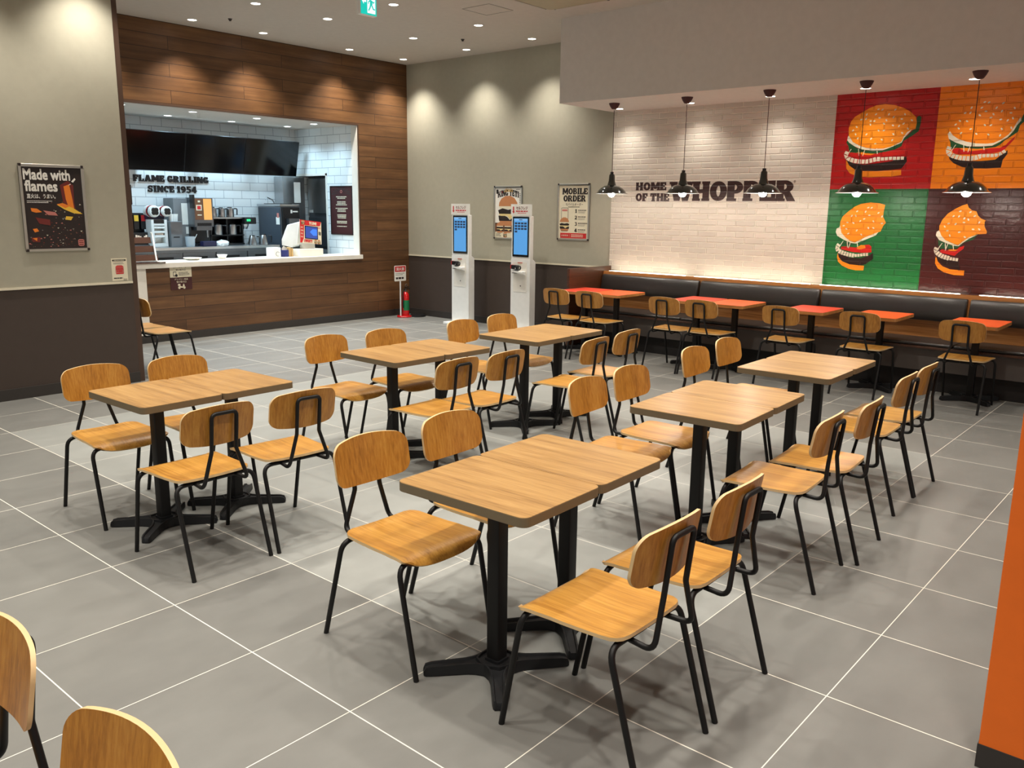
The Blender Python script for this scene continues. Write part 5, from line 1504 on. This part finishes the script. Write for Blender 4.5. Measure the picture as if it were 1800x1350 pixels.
t = thing('coffee_brewer', 'black two-shelf coffee brewer with a green lit control head', 'coffee machine', (5.36, 9.52, WT))
mb = MB('black_plastic').box(-0.32,-0.10,0.0,0.22,0.20,0.025).box(-0.32,0.12,0.0,0.22,0.20,0.40).box(-0.32,-0.10,0.135,0.22,0.20,0.15).box(-0.32,-0.10,0.385,0.22,0.20,0.405).box(-0.06,-0.08,0.0,-0.04,0.2,0.39).box(-0.32,-0.08,0.0,-0.30,0.2,0.39).box(0.20,-0.08,0.0,0.22,0.2,0.39)
mb.build('rack', t)
MB('steel').box(-0.315,-0.104,0.384,0.215,-0.10,0.403).build('shelf_trim', t)
hd = MB('black_plastic').box(0.20,-0.16,0.305,0.40,0.10,0.405).build('control_head', t, None, 0.01)
MB('green_led').box(0.235,-0.162,0.345,0.30,-0.16,0.378).build('display', hd)
MB('steel').lathe([(1e-7,0),(0.03,0.0),(0.055,0.06),(0.055,0.075)], 18, (0.27,-0.05,0.23)).build('funnel', t, 40)
def pot(name, label, group, loc, r, h, jug=False):
    t = thing(name, label, 'pot', loc, group=group)
    MB('steel').lathe([(1e-7,0.0),(r,0.0),(r*1.02,h*0.1),(r,h*0.85),(r*0.92,h),(r*0.86,h),(1e-7,h*0.98)] if not jug else [(1e-7,0),(r*1.05,0.0),(r*1.05,h*0.2),(r*0.75,h*0.85),(r*0.6,h),(1e-7,h)], 20).build('body', t, 35)
    MB('black_plastic').lathe([(r*0.6,0),(r*0.55,0.012),(1e-7,0.015)], 16, (0,0,h)).build('lid', t, 40)
    MB('black_plastic').tube(fillet([(r*0.7,-r*0.7,h*0.92),(r*1.35,-r*1.1,h*0.95),(r*1.3,-r*1.05,h*0.25)],0.02,4), 0.009, 8).build('handle', t, 60)
    return t
G = 'steel coffee pots on the brewer'
pot('coffee_pot', 'steel coffee pot on the brewer top, next to the drink dispenser', G, (5.135, 9.53, WT+0.405), 0.062, 0.135)
pot('coffee_pot', 'steel coffee pot in the middle of the brewer top', G, (5.285, 9.54, WT+0.405), 0.055, 0.13)
pot('coffee_pot', 'steel coffee pot on the brewer top, towards the control head', G, (5.42, 9.53, WT+0.405), 0.062, 0.135)
pot('coffee_pot', 'steel coffee pot on the lower brewer shelf, next to the drink dispenser', G, (5.185, 9.50, WT+0.15), 0.075, 0.145)
pot('coffee_pot', 'steel coffee pot on the lower brewer shelf, towards the control head', G, (5.425, 9.50, WT+0.15), 0.070, 0.145)
pot('water_kettle', 'steel kettle on the worktop below the control head', 'steel kettles on the worktop', (5.60, 9.24, WT), 0.062, 0.13, True)
pot('water_kettle', 'steel kettle on the worktop beside the dark ice cream machine', 'steel kettles on the worktop', (5.79, 9.24, WT), 0.068, 0.145, True)

t = thing('ice_cream_machine', 'dark tall ice cream machine with a steel tap on top and control front', 'machine', (6.20, 9.12, 0))
MB('dark_steel').box(-0.165,0.0,0.0,0.165,0.60,1.70).build('front_body', t, None, 0.006)
sp = MB('machine_grey').box(-0.170,0.012,0.05,-0.165,0.59,1.68).build('side_panel', t)
tag(sp, 'blue-grey side panel')
MB('steel').box(-0.175,-0.005,1.70,0.165,0.62,1.735).build('top_tray', t, None, 0.004)
MB('black_plastic').box(-0.11,0.08,1.735,0.10,0.52,1.745).build('hopper_lid', t)
fr = MB('black_plastic').box(-0.15,-0.03,0.20,0.155,0.0,1.69).build('front', t, None, 0.004)
mb = MB('paper_white').box(-0.01,-0.033,1.60,0.02,-0.03,1.65).box(0.03,-0.033,1.615,0.12,-0.03,1.635)
mb.build('control_legend', fr)
mb = MB('dark_steel').box(-0.09,-0.10,1.42,0.12,-0.03,1.52).cyl((-0.02,-0.08,1.38),0.018,0.06,12).cyl((0.06,-0.08,1.38),0.018,0.06,12)
mb.build('dispensing_head', t)
MB('paper_white').box(-0.12,-0.036,1.16,0.09,-0.03,1.26).build('cup_sticker', t)
MB('paper_white').box(-0.174,0.03,1.43,-0.170,0.12,1.54).build('rating_plate', t)
MB('print_pink').box(-0.176,0.04,1.53,-0.171,0.09,1.60).build('heart_sticker', t)
MB('steel').tube(fillet([(-0.03,0.36,1.745),(-0.06,0.36,1.80),(-0.20,0.30,1.84),(-0.225,0.29,1.80)],0.02,4), 0.009, 8).build('tap', t, 60)
t = thing('steel_cupboard', 'plain stainless cupboard in the tiled corner with a paper sheet', 'cabinet', (6.585, 9.62, 0))
MB('steel').box(-0.205,-0.08,0.0,0.205,0.155,2.16).build('body', t, None, 0.004)
MB('paper_white').box(0.0,-0.083,1.76,0.12,-0.080,2.08).build('paper_sheet', t)
t = thing('refrigerator', 'dark steel refrigerator seen through the side doorway, upper door paler', 'refrigerator', (7.0, 9.46, 0))
MB('dark_steel').box(0.03,-0.50,0.0,0.70,0.30,2.17).build('body', t)
MB('steel').box(0.0,-0.49,1.60,0.03,0.29,2.15).build('upper_door', t, None, 0.006)
MB('dark_steel').box(0.0,-0.49,1.06,0.03,0.29,1.53).build('middle_door', t, None, 0.006)
MB('grey_metal_paint').box(0.0,-0.49,0.08,0.03,0.29,1.02).build('lower_door', t, None, 0.006)
MB('white_plastic').box(-0.003,0.16,1.61,0.0,0.26,1.65).build('badge', t)
